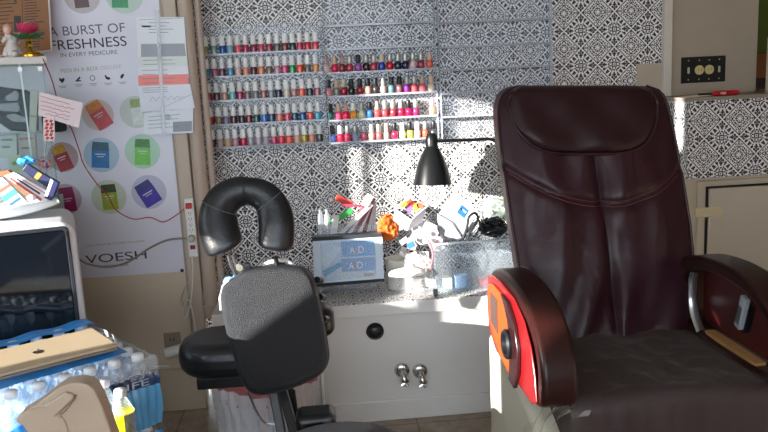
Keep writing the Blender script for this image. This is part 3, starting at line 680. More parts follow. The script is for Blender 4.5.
# ------------------------------------------------------------------ maroon pedicure chair
def leather_mat():
    m = bpy.data.materials.new('maroon_leather'); m.use_nodes = True; nt = m.node_tree; b = nt.nodes['Principled BSDF']
    tc = nt.nodes.new('ShaderNodeTexCoord'); mp = nt.nodes.new('ShaderNodeMapping'); mp.inputs['Scale'].default_value = (3.0, 1, 1.5)
    n = nt.nodes.new('ShaderNodeTexNoise'); n.inputs['Scale'].default_value = 1.6; n.inputs['Detail'].default_value = 3; n.inputs['Distortion'].default_value = .6
    n2 = nt.nodes.new('ShaderNodeTexNoise'); n2.inputs['Scale'].default_value = 120; n2.inputs['Detail'].default_value = 2
    nt.links.new(tc.outputs['Object'], mp.inputs[0]); nt.links.new(mp.outputs[0], n.inputs['Vector']); nt.links.new(tc.outputs['Object'], n2.inputs['Vector'])
    b1 = nt.nodes.new('ShaderNodeBump'); b1.inputs['Strength'].default_value = .34; b1.inputs['Distance'].default_value = .05; nt.links.new(n.outputs['Fac'], b1.inputs['Height'])
    b2 = nt.nodes.new('ShaderNodeBump'); b2.inputs['Strength'].default_value = .12; b2.inputs['Distance'].default_value = .004; nt.links.new(n2.outputs['Fac'], b2.inputs['Height']); nt.links.new(b1.outputs[0], b2.inputs['Normal'])
    nt.links.new(b2.outputs[0], b.inputs['Normal']); b.inputs['Base Color'].default_value = (*srgb('#30161e'), 1); b.inputs['Roughness'].default_value = .36; b.inputs['Specular IOR Level'].default_value = .3; return m
M_lea = leather_mat()
M_lea2 = mat('maroon_leather_smooth', '#2a1318', .38, var=.08, bump=.25, bscale=14, spec=.3)
M_pip = mat('leather_piping', '#341a20', .4, var=.05)
M_wood = mat('dark_cherry_wood', '#2b1210', .34, var=.35, vscale=9, coat=.08, spec=.35, stretch=(14, 1, 1))
M_red = mat('glossy_red_lacquer', '#7e1418', .28, var=.05, coat=.3)
M_or = mat('orange_plastic_panel', '#ae471b', .4, var=.05)
M_cream = mat('cream_tub_plastic', '#cdc8b4', .35, var=.05)
pc = thing('pedicure_chair', 'maroon leather pedicure massage chair with curved wooden arms and plastic covered seat', 'chair', (.85, 2.1, 0))
rowsP = [(86, 520, 646), (89, 508, 657), (96, 501.5, 664), (108, 498, 668), (125, 498.5, 672), (150, 501, 677), (175, 505, 682), (200, 508.5, 686), (225, 512, 690), (250, 516, 692.5), (275, 520, 694), (300, 524, 694), (325, 529, 692), (350, 536, 690)]
def backrow(py):
    for (a, b) in zip(rowsP, rowsP[1:]):
        if a[0] <= py <= b[0]:
            t = (py-a[0])/(b[0]-a[0]); return a[1]+(b[1]-a[1])*t, a[2]+(b[2]-a[2])*t
    return rowsP[-1][1:] if py > 300 else rowsP[0][1:]
def backY(py): return 2.50-(py-86)/264*.28
def backpt(u, v, off=0):
    py = 86+264*(v**1.12 if v < 1 else 1); l, r_ = backrow(py); Y = backY(py)
    a, b = P(l, py, y=Y), P(r_, py, y=Y)
    c = a.lerp(b, .5); X = c.x+(b.x-a.x)/2*u; z = a.z+(b.z-a.z)*(u+1)/2
    e = abs(u); bulge = .055*(1-e**5)*(min(1, (v+.02)*9)**.5)
    if off == 0:
        bulge -= .020*math.exp(-(u/.05)**2)*(1 if v > .28 else 0)                           # centre seam
        sv = v-(.48-.13*u*u)
        bulge -= .012*math.exp(-(sv/.016)**2)
        bulge += .010*math.sin(u*9+v*5)*math.sin(v*11+u*3)*(1-e**4)+.004*math.sin(u*17+v*9+2*math.sin(v*7))*(1-e**3)
    return Vector((X, Y-bulge-off, z))
bm = B(); NU, NV = 60, 80
fr = [[bm.verts.new(backpt(-1+2*i/NU, j/NV)) for j in range(NV+1)] for i in range(NU+1)]
bk = [[bm.verts.new(backpt(-1+2*i/NU, j/NV)*1+Vector((0, .075+.055*(1-abs(-1+2*i/NU)**4), 0))) for j in range(NV+1)] for i in range(NU+1)]
for i in range(NU):
    for j in range(NV):
        bm.faces.new((fr[i][j], fr[i+1][j], fr[i+1][j+1], fr[i][j+1])); bm.faces.new((bk[i][j+1], bk[i+1][j+1], bk[i+1][j], bk[i][j]))
for j in range(NV):
    bm.faces.new((fr[0][j], fr[0][j+1], bk[0][j+1], bk[0][j])); bm.faces.new((fr[NU][j+1], fr[NU][j], bk[NU][j], bk[NU][j+1]))
for i in range(NU):
    bm.faces.new((fr[i+1][0], fr[i][0], bk[i][0], bk[i+1][0])); bm.faces.new((fr[i][NV], fr[i+1][NV], bk[i+1][NV], bk[i][NV]))
bo_ = obj('backrest', bm, M_lea, pc, bevel=.012, seg=3)
edge = [backpt(-1, j/40)+Vector((0, -.002, 0)) for j in range(41)]
obj('piping', tube(B(), edge, .0045, 8), M_pip, bo_); obj('piping', tube(B(), [backpt(1, j/40)+Vector((0, -.002, 0)) for j in range(41)], .0045, 8), M_pip, bo_)
for dv in (-.008, .010):
    obj('stitched_seam', tube(B(), [backpt(-.96+1.92*i/60, .48-.13*(-.96+1.92*i/60)**2+dv)+Vector((0, -.001, 0)) for i in range(61)], .0016, 6), C('#5a3436'), bo_)
obj('centre_seam', tube(B(), [backpt(0, .28+.7*i/30)+Vector((0, -.0005, 0)) for i in range(31)], .0022, 6), M_pip, bo_)
# head pad hanging over the top
def padpt(u, v, th=0):
    tv = (84, 92)[abs(u) > .9]
    top = 85.5+6*max(0, (abs(u)-.8)/.2)**2
    bot = 154-50*(abs(u)**4.6)
    py = top+(bot-top)*v; l, r_ = backrow(max(py, 97)); l += 5+4*(abs(u)**6); r_ -= 7+3*(abs(u)**6)
    if py < 96: l += (96-py)*.55; r_ -= (96-py)*.9
    Y = backY(py)-.052-.030*(max(0, 1-abs(u)**6)*max(0, 1-(2*v-1)**6))**.5
    a, b = P(l, py, y=Y), P(r_, py, y=Y); q_ = a.lerp(b, (u+1)/2)
    q_.y += th + .006*math.sin(u*8)*math.sin(v*6); return q_
bm = B(); NU, NV = 40, 22
fr = [[bm.verts.new(padpt(-1+2*i/NU, j/NV)) for j in range(NV+1)] for i in range(NU+1)]
bk = [[bm.verts.new(padpt(-1+2*i/NU, j/NV)+Vector((0, .05, 0))) for j in range(NV+1)] for i in range(NU+1)]
for i in range(NU):
    for j in range(NV):
        bm.faces.new((fr[i][j], fr[i+1][j], fr[i+1][j+1], fr[i][j+1])); bm.faces.new((bk[i][j+1], bk[i+1][j+1], bk[i+1][j], bk[i][j]))
for j in range(NV):
    bm.faces.new((fr[0][j], fr[0][j+1], bk[0][j+1], bk[0][j])); bm.faces.new((fr[NU][j+1], fr[NU][j], bk[NU][j], bk[NU][j+1]))
for i in range(NU):
    bm.faces.new((fr[i+1][0], fr[i][0], bk[i][0], bk[i+1][0])); bm.faces.new((fr[i][NV], fr[i+1][NV], bk[i+1][NV], bk[i][NV]))
hp = obj('head_pad', bm, M_lea2, pc, bevel=.006)
rim = [padpt(-1, j/10) for j in range(10)]+[padpt(-1+2*i/40, 1) for i in range(41)]+[padpt(1, 1-j/10) for j in range(1, 11)]
obj('piping', tube(B(), [p_+Vector((0, -.003, 0)) for p_ in rim], .0045, 8), M_pip, hp)
# seat
def seatpt(u, v):
    X = .84+.262*u; 
    if v < .62: y = 2.26-(2.26-1.80)*(v/.62); z = .592+.012*(1-u*u)-.006*math.sin(u*7)
    else:
        t = (v-.62)/.38; a = min(1, t*2.2)*PI/2; y = 1.80-.045*math.sin(a); z = .592+.012*(1-u*u)-.045*(1-math.cos(a))-max(0, t-.45)*.36
        y += .006*math.cos(u*PI*5)**8 if t > .2 else 0
    return Vector((X, y, z))
bm = B(); NU, NV = 36, 40
fr = [[bm.verts.new(seatpt(-1+2*i/NU, j/NV)) for j in range(NV+1)] for i in range(NU+1)]
for i in range(NU):
    for j in range(NV): bm.faces.new((fr[i][j], fr[i+1][j], fr[i+1][j+1], fr[i][j+1]))
box(bm, .59, 1.09, 1.80, 2.28, .38, .56)
st = obj('seat', bm, M_lea2, pc)
def shrink_mat():
    m = clear('crinkled_clear_cover', (.97, .95, .93), .975, .06, 1.0, 6, k=.42, crease=11); return m
bm = B(); NU, NV = 70, 70
def cov(u, v):
    p_ = seatpt(u*1.03, v*.97+.0); p_.z += .006+.006*math.sin(u*17+v*9)*math.sin(v*21-u*5); p_.y -= .006 if v > .6 else 0; return p_
grid(bm, lambda a, b: cov(-1+2*a, b), NU, NV)
obj('clear_cover', bm, shrink_mat(), pc, label='crinkled clear plastic cover over the seat')
bm = B(); grid(bm, lambda a, b: Vector((.615-.17*a, 1.70+.12*b-.03*a+.05*math.sin(a*3), .585-.10*b*0-.09*a*a+.012*math.sin(a*19+b*12)-.03*b)), 24, 16)
obj('clear_cover', bm, shrink_mat(), pc)
# arms
def armring(x0, x1, inset=.052):
    O = [(2.30, .60), (2.315, .68), (2.30, .765), (2.27, .805), (2.20, .830), (2.08, .842), (1.96, .838), (1.86, .815), (1.79, .775), (1.745, .725), (1.725, .675), (1.725, .625), (1.75, .592), (1.82, .575), (1.95, .570), (2.15, .572)]
    cyc = [Vector((0, a, b)) for a, b in O]; n = len(cyc); out = []
    for i in range(n):
        p0, p1, p2, p3 = cyc[i-1], cyc[i], cyc[(i+1) % n], cyc[(i+2) % n]
        for k_ in range(4):
            t = k_/4; out.append(.5*((2*p1)+(p2-p0)*t+(2*p0-5*p1+4*p2-p3)*t*t+(3*p1-p0-3*p2+p3)*t**3))
    cen = Vector((0, 2.0, .69)); inn = []
    for p_ in out:
        d_ = p_-cen; inn.append(cen+Vector((0, d_.y*(1-inset/.27), d_.z*(1-inset/.15))))
    return [p_+Vector((x0, 0, 0)) for p_ in out], [p_+Vector((x0, 0, 0)) for p_ in inn]
o_, i_ = armring(.497, .585)
al = obj('armrest', ringprism(B(), o_, i_, (.088, 0, 0)), M_wood, pc, bevel=.012, seg=4)
oo, ii = armring(.497, 0, .035)
obj('side_panel', prism(B(), [Vector((.512, p_.y, p_.z)) for p_ in ii], (.06, 0, 0)), M_red, al, bevel=.004, label='glossy red inner panel')
RP = [(2.285, .79), (2.305, .72), (2.29, .62), (2.20, .578), (1.95, .576), (1.80, .580), (1.765, .60), (1.775, .66), (1.81, .725), (1.87, .775), (1.97, .806), (2.12, .812), (2.22, .805)]
obj('outer_plate', prism(B(), [(.4965, a_, b_) for a_, b_ in RP], (-.007, 0, 0)), M_red, al, bevel=.004, label='glossy red outer plate')
def pnl(poly, x, d): return prism(B(), [(x, a, b) for a, b in poly], (d, 0, 0))
orp = obj('control_panel', pnl([(2.26, .77), (2.20, .785), (2.10, .785), (2.045, .76), (2.0, .70), (1.99, .64), (2.01, .575), (2.10, .59), (2.20, .62), (2.255, .66)], .4895, -.007), M_or, al, bevel=.004, label='orange control panel')
obj('dark_window', pnl([(2.215, .755), (2.13, .755), (2.13, .655), (2.215, .665)], .4825, -.003), C('#4e3c38', .4), orp, smooth=False, bevel=.001)
obj('trim_arc', pnl([(2.08, .79), (2.0, .79), (1.93, .75), (1.895, .69), (1.90, .62), (1.94, .565), (2.0, .568), (1.985, .62), (1.98, .68), (2.0, .735), (2.03, .765)], .4895, -.012), C('#2c1416', .25), al, bevel=.003, label='dark brown crescent trim')
cz = (.480, 1.985, .675); MX = Matrix.Translation(Vector(cz)) @ Matrix.Rotation(-PI/2, 4, 'Y')
obj('cup_ring', lathe(B(), [(.030, 0), (.040, .002), (.042, .010), (.036, .016), (.029, .014), (.027, .004), (0, .003)], n=28, M=MX), M_black, al, label='round black ring')
# right arm
o_, i_ = armring(1.10, 1.19, .040)
ar = obj('armrest', ringprism(B(), o_, i_, (.095, 0, 0)), M_wood, pc, bevel=.012, seg=4)
oo, ii = armring(1.10, 0, .045); cen = Vector((0, 2.0, .69))
obj('side_panel', prism(B(), [Vector((1.150, p_.y-.0, max(p_.z, .612))) for p_ in ii if p_.y < 2.24], (.02, 0, 0)), mat('inner_arm_maroon', '#4a1c1c', .35, var=.1), ar, bevel=.003, label='dark red inner panel')
strip = [Vector((1.112, y_, z_)) for y_, z_ in ((2.215, .775), (2.225, .74), (2.222, .68), (2.20, .635), (2.165, .60))]
obj('chrome_edge', tube(B(), curve(strip, 5), .014, 8, flat=.4), mat('mirror_edge', '#b9bcc0', .2, .9, var=.1), ar, label='polished metal edge')
obj('wood_sill', prism(B(), [(1.112, 2.14, .600), (1.112, 1.87, .600), (1.112, 1.87, .612), (1.112, 2.14, .614)], (.03, 0, 0)), C('#b98d58', .4), ar, smooth=False, label='light wood strip')
rh = thing('remote_control', 'small silver remote held inside the right wooden chair arm', 'remote', (1.125, 1.97, .70))
Mr = Matrix.Translation((1.125, 1.965, .722)) @ Matrix.Rotation(math.radians(18), 4, 'X')
obj('body', box(B(), -.008, .008, -.014, .014, -.05, .05, Mr), C('#9aa0a4', .25), rh, smooth=False, bevel=.003)
obj('key_area', box(B(), -.0095, -.008, -.009, .009, -.035, .02, Mr), C('#50565c', .4), rh, smooth=False)
obj('holder', box(B(), .006, .03, -.018, .018, -.06, .02, Mr), M_black, rh, smooth=False, bevel=.002)
# base
bm = B(); prism(bm, [(.53, 2.50, 0), (.53, 1.80, 0), (.53, 1.76, .20), (.53, 1.78, .36), (.53, 1.86, .44), (.53, 2.0, .49), (.53, 2.30, .54), (.53, 2.50, .54)], (.64, 0, 0))
obj('tub_base', bm, M_cream, pc, bevel=.03, seg=5, label='cream plastic base')
obj('foot', lathe(B(), [(.05, 0), (.055, .02), (.045, .06), (0, .065)], (.50, 2.62, 0), 20), M_black, pc)
cord(pc, [(503, 345, 2.75), (505, 365, 2.75), (507, 390, 2.75), (505, 400, 2.75), (497, 403, 2.75), (492, 412, 2.75)], .004, M_black)

# ------------------------------------------------------------------ black massage chair
def vinyl_mat():
    m = bpy.data.materials.new('black_vinyl'); m.use_nodes = True; nt = m.node_tree; b = nt.nodes['Principled BSDF']
    tc = nt.nodes.new('ShaderNodeTexCoord'); v = nt.nodes.new('ShaderNodeTexVoronoi'); v.inputs['Scale'].default_value = 420
    bp_ = nt.nodes.new('ShaderNodeBump'); bp_.inputs['Strength'].default_value = .75; bp_.inputs['Distance'].default_value = .004
    nt.links.new(tc.outputs['Object'], v.inputs['Vector']); nt.links.new(v.outputs['Distance'], bp_.inputs['Height']); nt.links.new(bp_.outputs[0], b.inputs['Normal'])
    b.inputs['Base Color'].default_value = (*srgb('#202328'), 1); b.inputs['Roughness'].default_value = .5; b.inputs['Specular IOR Level'].default_value = .45
    return m
M_vin = vinyl_mat(); M_vin2 = mat('smooth_black_vinyl', '#181b1f', .36, var=.08, bump=.12, bscale=90)
mc = thing('massage_chair', 'black portable massage chair with face cradle, chest pad and metal frame', 'massage chair', (-.12, 2.3, 0))
YP2 = 2.36
path = [(227, 251), (221.5, 238), (218.5, 224), (219, 210), (226, 198.5), (238, 192), (252, 191.5), (265, 197), (273, 208), (276.5, 222), (276.5, 236), (275, 250)]
cv = curve([P(a, b, y=YP2+.05*((b-190)/57-.5)*-1) for a, b in path], 5)
n_ = len(cv); rad = []
for i in range(n_):
    t = i/(n_-1); e = min(t, 1-t)
    rad.append((.047+.015*min(1, abs(t-.48)*3.2) - (.006 if t > .5 else 0))*(1 if e > .06 else (.45+.55*math.sqrt(max(0, 1-(1-e/.06)**2)))))
def cushion(pts, rad, fl, name, parent, m_):
    bm = B(); rings = []
    for i, p_ in enumerate(pts):
        t = (pts[min(i+1, n_-1)]-pts[max(i-1, 0)]).normalized(); u = t.cross(Vector((0, 1, 0))).normalized(); v = Vector((0, 1, 0))
        rings.append([bm.verts.new(p_+u*rad[i]*math.cos(a_)+v*rad[i]*fl*math.sin(a_)) for a_ in [2*PI*k_/20 for k_ in range(20)]])
    for a, b in zip(rings, rings[1:]):
        for k_ in range(20): bm.faces.new((a[k_], a[(k_+1) % 20], b[(k_+1) % 20], b[k_]))
    bm.faces.new(rings[0][::-1]); bm.faces.new(rings[-1]); return obj(name, bm, m_, parent, sub=1)
fc = cushion(cv, rad, .68, 'face_cradle', mc, M_vin2)
for idx in (int(n_*.30), int(n_*.67)):
    p_ = cv[idx]; t = (cv[idx+1]-cv[idx-1]).normalized(); u = t.cross(Vector((0, 1, 0))).normalized()
    obj('seam', tube(B(), [p_+u*rad[idx]*1.005*math.cos(a_)+Vector((0, 1, 0))*rad[idx]*.685*math.sin(a_) for a_ in [-.05-PI*k_/14*.97 for k_ in range(15)]], .0014, 6), C('#5c6064'), fc)
obj('cloth_edge', tube(B(), curve([P(a, b, y=2.385) for a, b in ((235, 206), (243, 203), (250, 202.5), (258, 204), (262, 207))], 4), .013, 10, flat=.8), C('#7c8a8e', .8), fc, label='grey green cloth under the cradle')
# chest pad
CP = [(238, 276), (248, 270), (268, 266.5), (290, 266), (305, 269), (313, 278), (318, 295), (322, 315), (326.5, 340), (328, 358), (322, 371), (310, 379), (292, 387), (272, 392.5), (256, 393), (246, 386), (239, 370), (232, 348), (226, 325), (222, 300), (224, 286)]
ctr = Vector((274, 330, 0))
def cpY(py): return 2.40-(py-265)/130*.16
bm = B(); prof = [(1, .055), (1.012, .035), (1.0, .012), (.965, -.004), (.90, -.012), (.6, -.016), (.25, -.018)]
loop = curve([Vector((a, b, 0)) for a, b in CP+[CP[0]]], 4)[:-1]; rings = []
for s_, dy in prof:
    rings.append([bm.verts.new(P(ctr.x+(q_.x-ctr.x)*s_, ctr.y+(q_.y-ctr.y)*s_, y=cpY(ctr.y+(q_.y-ctr.y)*s_)+dy)) for q_ in loop])
for a, b in zip(rings, rings[1:]):
    for k_ in range(len(loop)): bm.faces.new((a[k_], a[(k_+1) % len(loop)], b[(k_+1) % len(loop)], b[k_]))
bm.faces.new(rings[-1]); bm.faces.new(rings[0][::-1])
cpad = obj('chest_pad', bm, M_vin, mc)
obj('seam', tube(B(), [P(ctr.x+(q_.x-ctr.x)*1.013, ctr.y+(q_.y-ctr.y)*1.013, y=cpY(q_.y)+.034) for q_ in loop+[loop[0]]], .002, 6), C('#33373c'), cpad)
def pad_box(name, pts, z0, z1, m_, parent, r_=.02):
    return obj(name, prism(B(), [(a, b, z0) for a, b in pts], (0, 0, z1-z0)), m_, parent, bevel=r_, seg=4)
c0 = P(207, 350, y=2.55)
# arm rest: one long pad behind the chest pad, rounded ends
def stadium(x0, x1, y0, y1, rr, n=8):
    out = []
    for cx, cy, a0 in ((x1-rr, y1-rr, 0), (x0+rr, y1-rr, PI/2), (x0+rr, y0+rr, PI), (x1-rr, y0+rr, 1.5*PI)):
        for k_ in range(n+1): a = a0+PI/2*k_/n; out.append((cx+rr*math.cos(a), cy+rr*math.sin(a)))
    return out
pad_box('arm_pad', stadium(-.50, -.13, 2.37, 2.64, .125), .475, .590, M_vin2, mc, .045)
obj('arm_pad_base', bx(-.44, -.2, 2.42, 2.60, .435, .475), M_black, mc, smooth=False, bevel=.006)
pad_box('arm_pad', stadium(-.10, .015, 2.46, 2.60, .055), .56, .66, M_vin2, mc, .03)
# posts and seat
def rectbar(bm, a, b, w_, d_):
    a, b = Vector(a), Vector(b); t = (b-a).normalized(); u = t.cross(Vector((0, 1, 0))).normalized()*w_/2; v = u.cross(t).normalized()*d_/2
    return prism(bm, [a+u+v, a-u+v, a-u-v, a+u-v], b-a)
for p0, p1 in (((272, 385, 2.42), (285, 450, 2.34)), ((281, 385, 2.36), (302, 460, 2.22))):
    a, b = P(p0[0], p0[1], y=p0[2]), P(p1[0], p1[1], y=p1[2])
    b = a+(b-a)*(a.z-.02)/(a.z-b.z); obj('post', rectbar(B(), a, b, .028, .03), M_black, mc, smooth=False, bevel=.003)
obj('rear_brace', tube(B(), [(-.14, 2.44, .40), (-.13, 2.50, .2), (-.12, 2.53, .02)], .012, 10), M_black, mc)
a = P(282, 262, y=2.42)
obj('frame_tube', tube(B(), [(-.15, 2.46, .84), (-.15, 2.45, .60), (-.15, 2.44, .38)], .016, 12), M_black, mc)
obj('base_rail', tube(B(), [(-.12, 2.52, .02), (-.05, 1.95, .02)], .018, 10), M_black, mc)
obj('foot_bar', tube(B(), [(-.36, 2.54, .02), (.10, 2.54, .02)], .018, 10), M_black, mc)
obj('foot_bar', tube(B(), [(-.22, 1.95, .02), (.16, 1.95, .02)], .018, 10), M_black, mc)
obj('seat_post', tube(B(), [(-.06, 2.05, .02), (.02, 1.98, .37)], .02, 12), M_black, mc)
obj('wire_rod', tube(B(), curve([P(*q_[:2], y=2.5) for q_ in ((248, 392), (256, 410), (264, 422), (272, 424), (280, 423))], 5), .0035, 8), M_steel, mc)
sp_ = P(348, 421, y=2.14)
seatm = obj('seat', prism(B(), [(sp_.x-.03+x_*.19, 1.98+y_*.17, .36) for x_, y_ in [(math.cos(t_*PI/16), math.sin(t_*PI/16)*(1 if 0 < t_ < 16 else .9)) for t_ in range(32)]], (0, 0, .065)), M_vin, mc, bevel=.03, seg=5)
obj('seat_hinge', bx(-.12, .0, 2.16, 2.26, .36, .43), M_black, mc, bevel=.02, seg=3)
# cradle struts and platform
def st_(pts, r_, m_, nm, y=2.43): return obj(nm, tube(B(), [P(*q_[:2], y=(q_[2] if len(q_) > 2 else y)) for q_ in pts], r_, 10), m_, mc)
st_([(228, 255), (231, 266), (237, 277)], .006, M_steel, 'cradle_strut'); st_([(233, 256), (236, 265), (243, 274)], .006, M_steel, 'cradle_strut')
st_([(275, 256), (277, 264), (277, 272)], .008, M_black, 'cradle_strut')
st_([(266, 268), (286, 266)], .008, M_black, 'cross_bar'); st_([(250, 271), (285, 268), (298, 270)], .010, M_plw, 'cross_bar', 2.47)
st_([(258, 268), (270, 262), (286, 260), (296, 268)], .007, M_plw, 'cradle_plate', 2.45)
for px_, py_ in ((240, 267), (247, 266)):
    c = P(px_, py_, y=2.42); obj('clamp_knob', lathe(B(), [(0, -.013), (.011, -.012), (.013, 0), (.011, .012), (0, .013)], n=14, M=facing(c)), M_black if px_ > 243 else C('#6c6a60'), mc)
st_([(221, 310, 2.40), (220, 298, 2.40), (223, 286, 2.40), (229, 281, 2.41)], .004, M_plw, 'release_cable')
for py_ in (279, 296, 318):
    p_ = P(317+(py_-279)*.16, py_, y=2.43); obj('side_bracket', tube(B(), [p_+Vector((0, -.01, 0)), p_+Vector((.012, .015, -.01))], .011, 10), M_black, mc)
def blob(c, rx, ry, rz, seed, amp=.18, fr_=9, sub=3):
    bm = B(); bmesh.ops.create_icosphere(bm, subdivisions=sub, radius=1)
    rnd = random.Random(seed); ph = [rnd.uniform(0, 6) for _ in range(6)]
    for v in bm.verts:
        d_ = v.co.normalized(); k_ = 1+amp*(math.sin(d_.x*fr_*.5+ph[0])*math.sin(d_.y*fr_*.6+ph[1])+.6*math.sin(d_.z*fr_+ph[2])*math.sin(d_.x*fr_*1.1+ph[3])+.4*math.sin(d_.y*fr_*1.8+ph[4]+d_.z*fr_))
        v.co = Vector((d_.x*rx, d_.y*ry, d_.z*rz))*k_+Vector(c)
    return bm
c = P(236, 291, y=2.50)
bt = obj('blue_cloth', blob(c, .040, .015, .055, 3, .2), C('#5a8fd0', .6)); bt.rotation_euler = (0, 0, 0)
tag(bt, 'bright blue cloth tucked behind the chest pad of the massage chair', 'cloth')

# ------------------------------------------------------------------ bin with liner
bn = thing('waste_bin', 'round waste bin with pinkish rim and white clear liner behind the massage chair', 'bin', (-.245, 2.82, 0))
cx_, cy_ = -.250, 2.815
obj('bucket', lathe(B(), [(.165, 0), (.175, .01), (.188, .285), (.184, .285), (.17, .012), (0, .012)], (cx_, cy_, 0), 36), mat('bin_grey', '#a4a3a6', .4), bn)
obj('rim_band', lathe(B(), [(.1885, .266), (.193, .268), (.193, .289), (.189, .2915), (.185, .288), (.185, .276)], (cx_, cy_, 0), 36), C('#c07078', .4), bn, label='pinkish red rim')
obj('liner_fold', blob((cx_, cy_, .19), .165, .165, .07, 8, .06, 8), mat('crumpled_white_film', '#b9bcc4', .35, bump=.5, bscale=25), bn)
bm = B()
def linerpt(a, b):
    an = 2*PI*a; z = .03+.29*b; r_ = .176+.026*b+.006*math.sin(an*23+b*3)+.003*math.sin(an*51+b*8)
    return Vector((cx_+r_*math.cos(an), cy_+r_*math.sin(an), z+.01*math.sin(an*5)*b))
grid(bm, linerpt, 120, 14)
obj('liner', bm, clear('bin_liner_film', (.90, .91, .95), .34, .3, .6, 25), bn, label='white translucent bin liner')
obj('liner_flap', grid(B(), lambda a, b: Vector((cx_+.205+.012*math.sin(a*9)*.6, cy_-.10+.12*a, .02+.38*b+.01*math.sin(a*7))), 20, 14), clear('bin_liner_film2', (.88, .86, .84), .35, .3, .6, 25), bn)

# ------------------------------------------------------------------ desk lamp
lp = thing('wall_lamp', 'black bell shaded lamp reaching on a thin arm from behind the maroon chair', 'lamp', (.8, 3.2, TOP))
LY = 3.30
c = P(432, 162, y=LY); tl = Matrix.Translation(c) @ Matrix.Rotation(math.radians(2), 4, 'Y') @ Matrix.Rotation(math.radians(-6), 4, 'X')
obj('lamp_shade', lathe(B(), [(.026, .066), (.034, .055), (.044, .035), (.056, .010), (.068, -.025), (.079, -.075), (.084, -.098), (.081, -.098), (.070, -.05), (.05, .01), (.03, .05), (0, .055)], n=36, M=tl), mat('lamp_black', '#101214', .28, var=.03), lp)
obj('socket_cap', lathe(B(), [(.026, .062), (.028, .085), (.026, .108), (.020, .120), (0, .124)], n=28, M=tl), _M['lamp_black'], lp)
obj('bulb', lathe(B(), [(.012, .05), (.018, .02), (.024, -.01), (.020, -.035), (0, -.045)], n=18, M=tl), C('#c9c8c0', .3), lp)
q0 = P(436, 141, y=LY); a1 = P(470, 140, y=3.30); a2 = P(492, 139.5, y=3.30); a3 = P(500, 146, y=3.30)
obj('arm', tube(B(), curve([q0, a1, a2, a3, Vector((a3.x+.12, 3.30, a3.z-.06)), Vector((a3.x+.22, 3.28, .80)), Vector((a3.x+.25, 3.25, .55))], 5), .0075, 10), _M['lamp_black'], lp)
obj('base', lathe(B(), [(.075, 0), (.075, .012), (.06, .02), (.012, .025), (.012, .05), (0, .05)], (a3.x+.25, 3.25, TOP+.0005), 28), _M['lamp_black'], lp)

# ------------------------------------------------------------------ water bottle packs
M_wat = clear('clear_bottle_plastic', (.86, .93, .98), .80, .06, .5, 60)
M_watr = mat('bottle_water', '#e8f2fa', .02, var=0, trans=1, ior=1.2)
M_film = clear('clear_pack_film', (.88, .94, 1.0), .80, .06, .9, 22)
M_blue = mat('blue_printed_film', '#2f92ea', .28, var=.18, vscale=14, bump=.6, bscale=18, coat=.4)
M_bluet = clear('blue_tinted_film', (.10, .42, .85), .45, .12, .7, 20)
def bot_meshes():
    bm = B(); lathe(bm, [(.020, 0), (.029, .003), (.031, .012), (.0305, .04), (.029, .045), (.0305, .05), (.0305, .085), (.029, .09), (.0305, .095), (.031, .125), (.028, .145), (.019, .165), (.0125, .178), (.0125, .186)], n=16)
    a = bpy.data.meshes.new('bottle_shell'); bm.to_mesh(a); bm.free()
    bm = B(); lathe(bm, [(.0155, .183), (.0162, .185), (.0160, .1985), (.0145, .2015), (0, .202)], n=16)
    b = bpy.data.meshes.new('bottle_cap'); bm.to_mesh(b); bm.free()
    bm = B(); lathe(bm, [(.0312, .055), (.0316, .056), (.0316, .112), (.0312, .113)], n=16)
    c = bpy.data.meshes.new('bottle_label'); bm.to_mesh(c); bm.free()
    for m_, k_ in ((a, M_wat), (b, mat('bottle_cap_white', '#dfe6ee', .35, var=.02)), (c, mat('bottle_label_blue', '#5fa4dc', .35, var=.3, vscale=40))):
        m_.materials.append(k_)
        for p_ in m_.polygons: p_.use_smooth = True
    return a, b, c
BM = bot_meshes()
S_, L_ = Vector((-.614, .789, 0)), Vector((-.789, -.614, 0))
def pack(label, corner, z, ni, nj, which, group=None, film=True, front=True):
    t = thing('water_pack', label, 'bottled water', (corner.x, corner.y, z), group)
    for i in range(ni):
        for j in range(nj):
            if not which(i, j): continue
            p_ = corner + S_*(.034+.0655*i) + L_*(.034+.0655*j)
            o = bpy.data.objects.new('water_bottle', BM[0]); COL.objects.link(o); o.parent = t; o.location = (p_.x-corner.x, p_.y-corner.y, 0)
            c_ = bpy.data.objects.new('cap', BM[1]); COL.objects.link(c_); c_.parent = o
            c_ = bpy.data.objects.new('bottle_label', BM[2]); COL.objects.link(c_); c_.parent = o
    W_, D_ = .0655*ni+.003, .0655*nj+.003
    def wob(p_, s_): return p_+Vector((math.sin(p_.x*40+p_.z*30+s_), math.cos(p_.y*37+p_.z*28+s_), 0))*.003
    def side(A, Bv, z0, z1, nm, m_, n=30, off=0):
        d_ = (Bv-A); nrm = Vector((d_.y, -d_.x, 0)).normalized()
        return obj(nm, grid(B(), lambda a, b: wob(A+d_*a+nrm*(off+.006*math.sin(PI*b)+.0025*math.cos(a*2*PI*ni))+Vector((0, 0, z0+(z1(a) if callable(z1) else z1-z0)*b if not callable(z1) else z0+(z1(a)-z0)*b)), a*3), n, 8), m_, t)
    cz = Vector((corner.x, corner.y, 0))
    nr, fr_, nl = cz, cz+S_*W_, cz+L_*D_
    return t, side, cz, W_, D_
cr = Vector((-.478, 2.060, 0))
t, side, cz, W_, D_ = pack('shrink wrapped pack of clear water bottles with blue film, the laptop lying on it', cr, .495, 7, 6, lambda i, j: True)
side(cz, cz+S_*W_, .497, .69, 'clear_film', M_film)
E1 = cz+L_*D_
side(cz+L_*.14, cz-L_*.002, .497, .612, 'blue_film', mat('soft_blue_film', '#58a4dc', .3, var=.25, vscale=18, bump=.5, bscale=20, coat=.3))
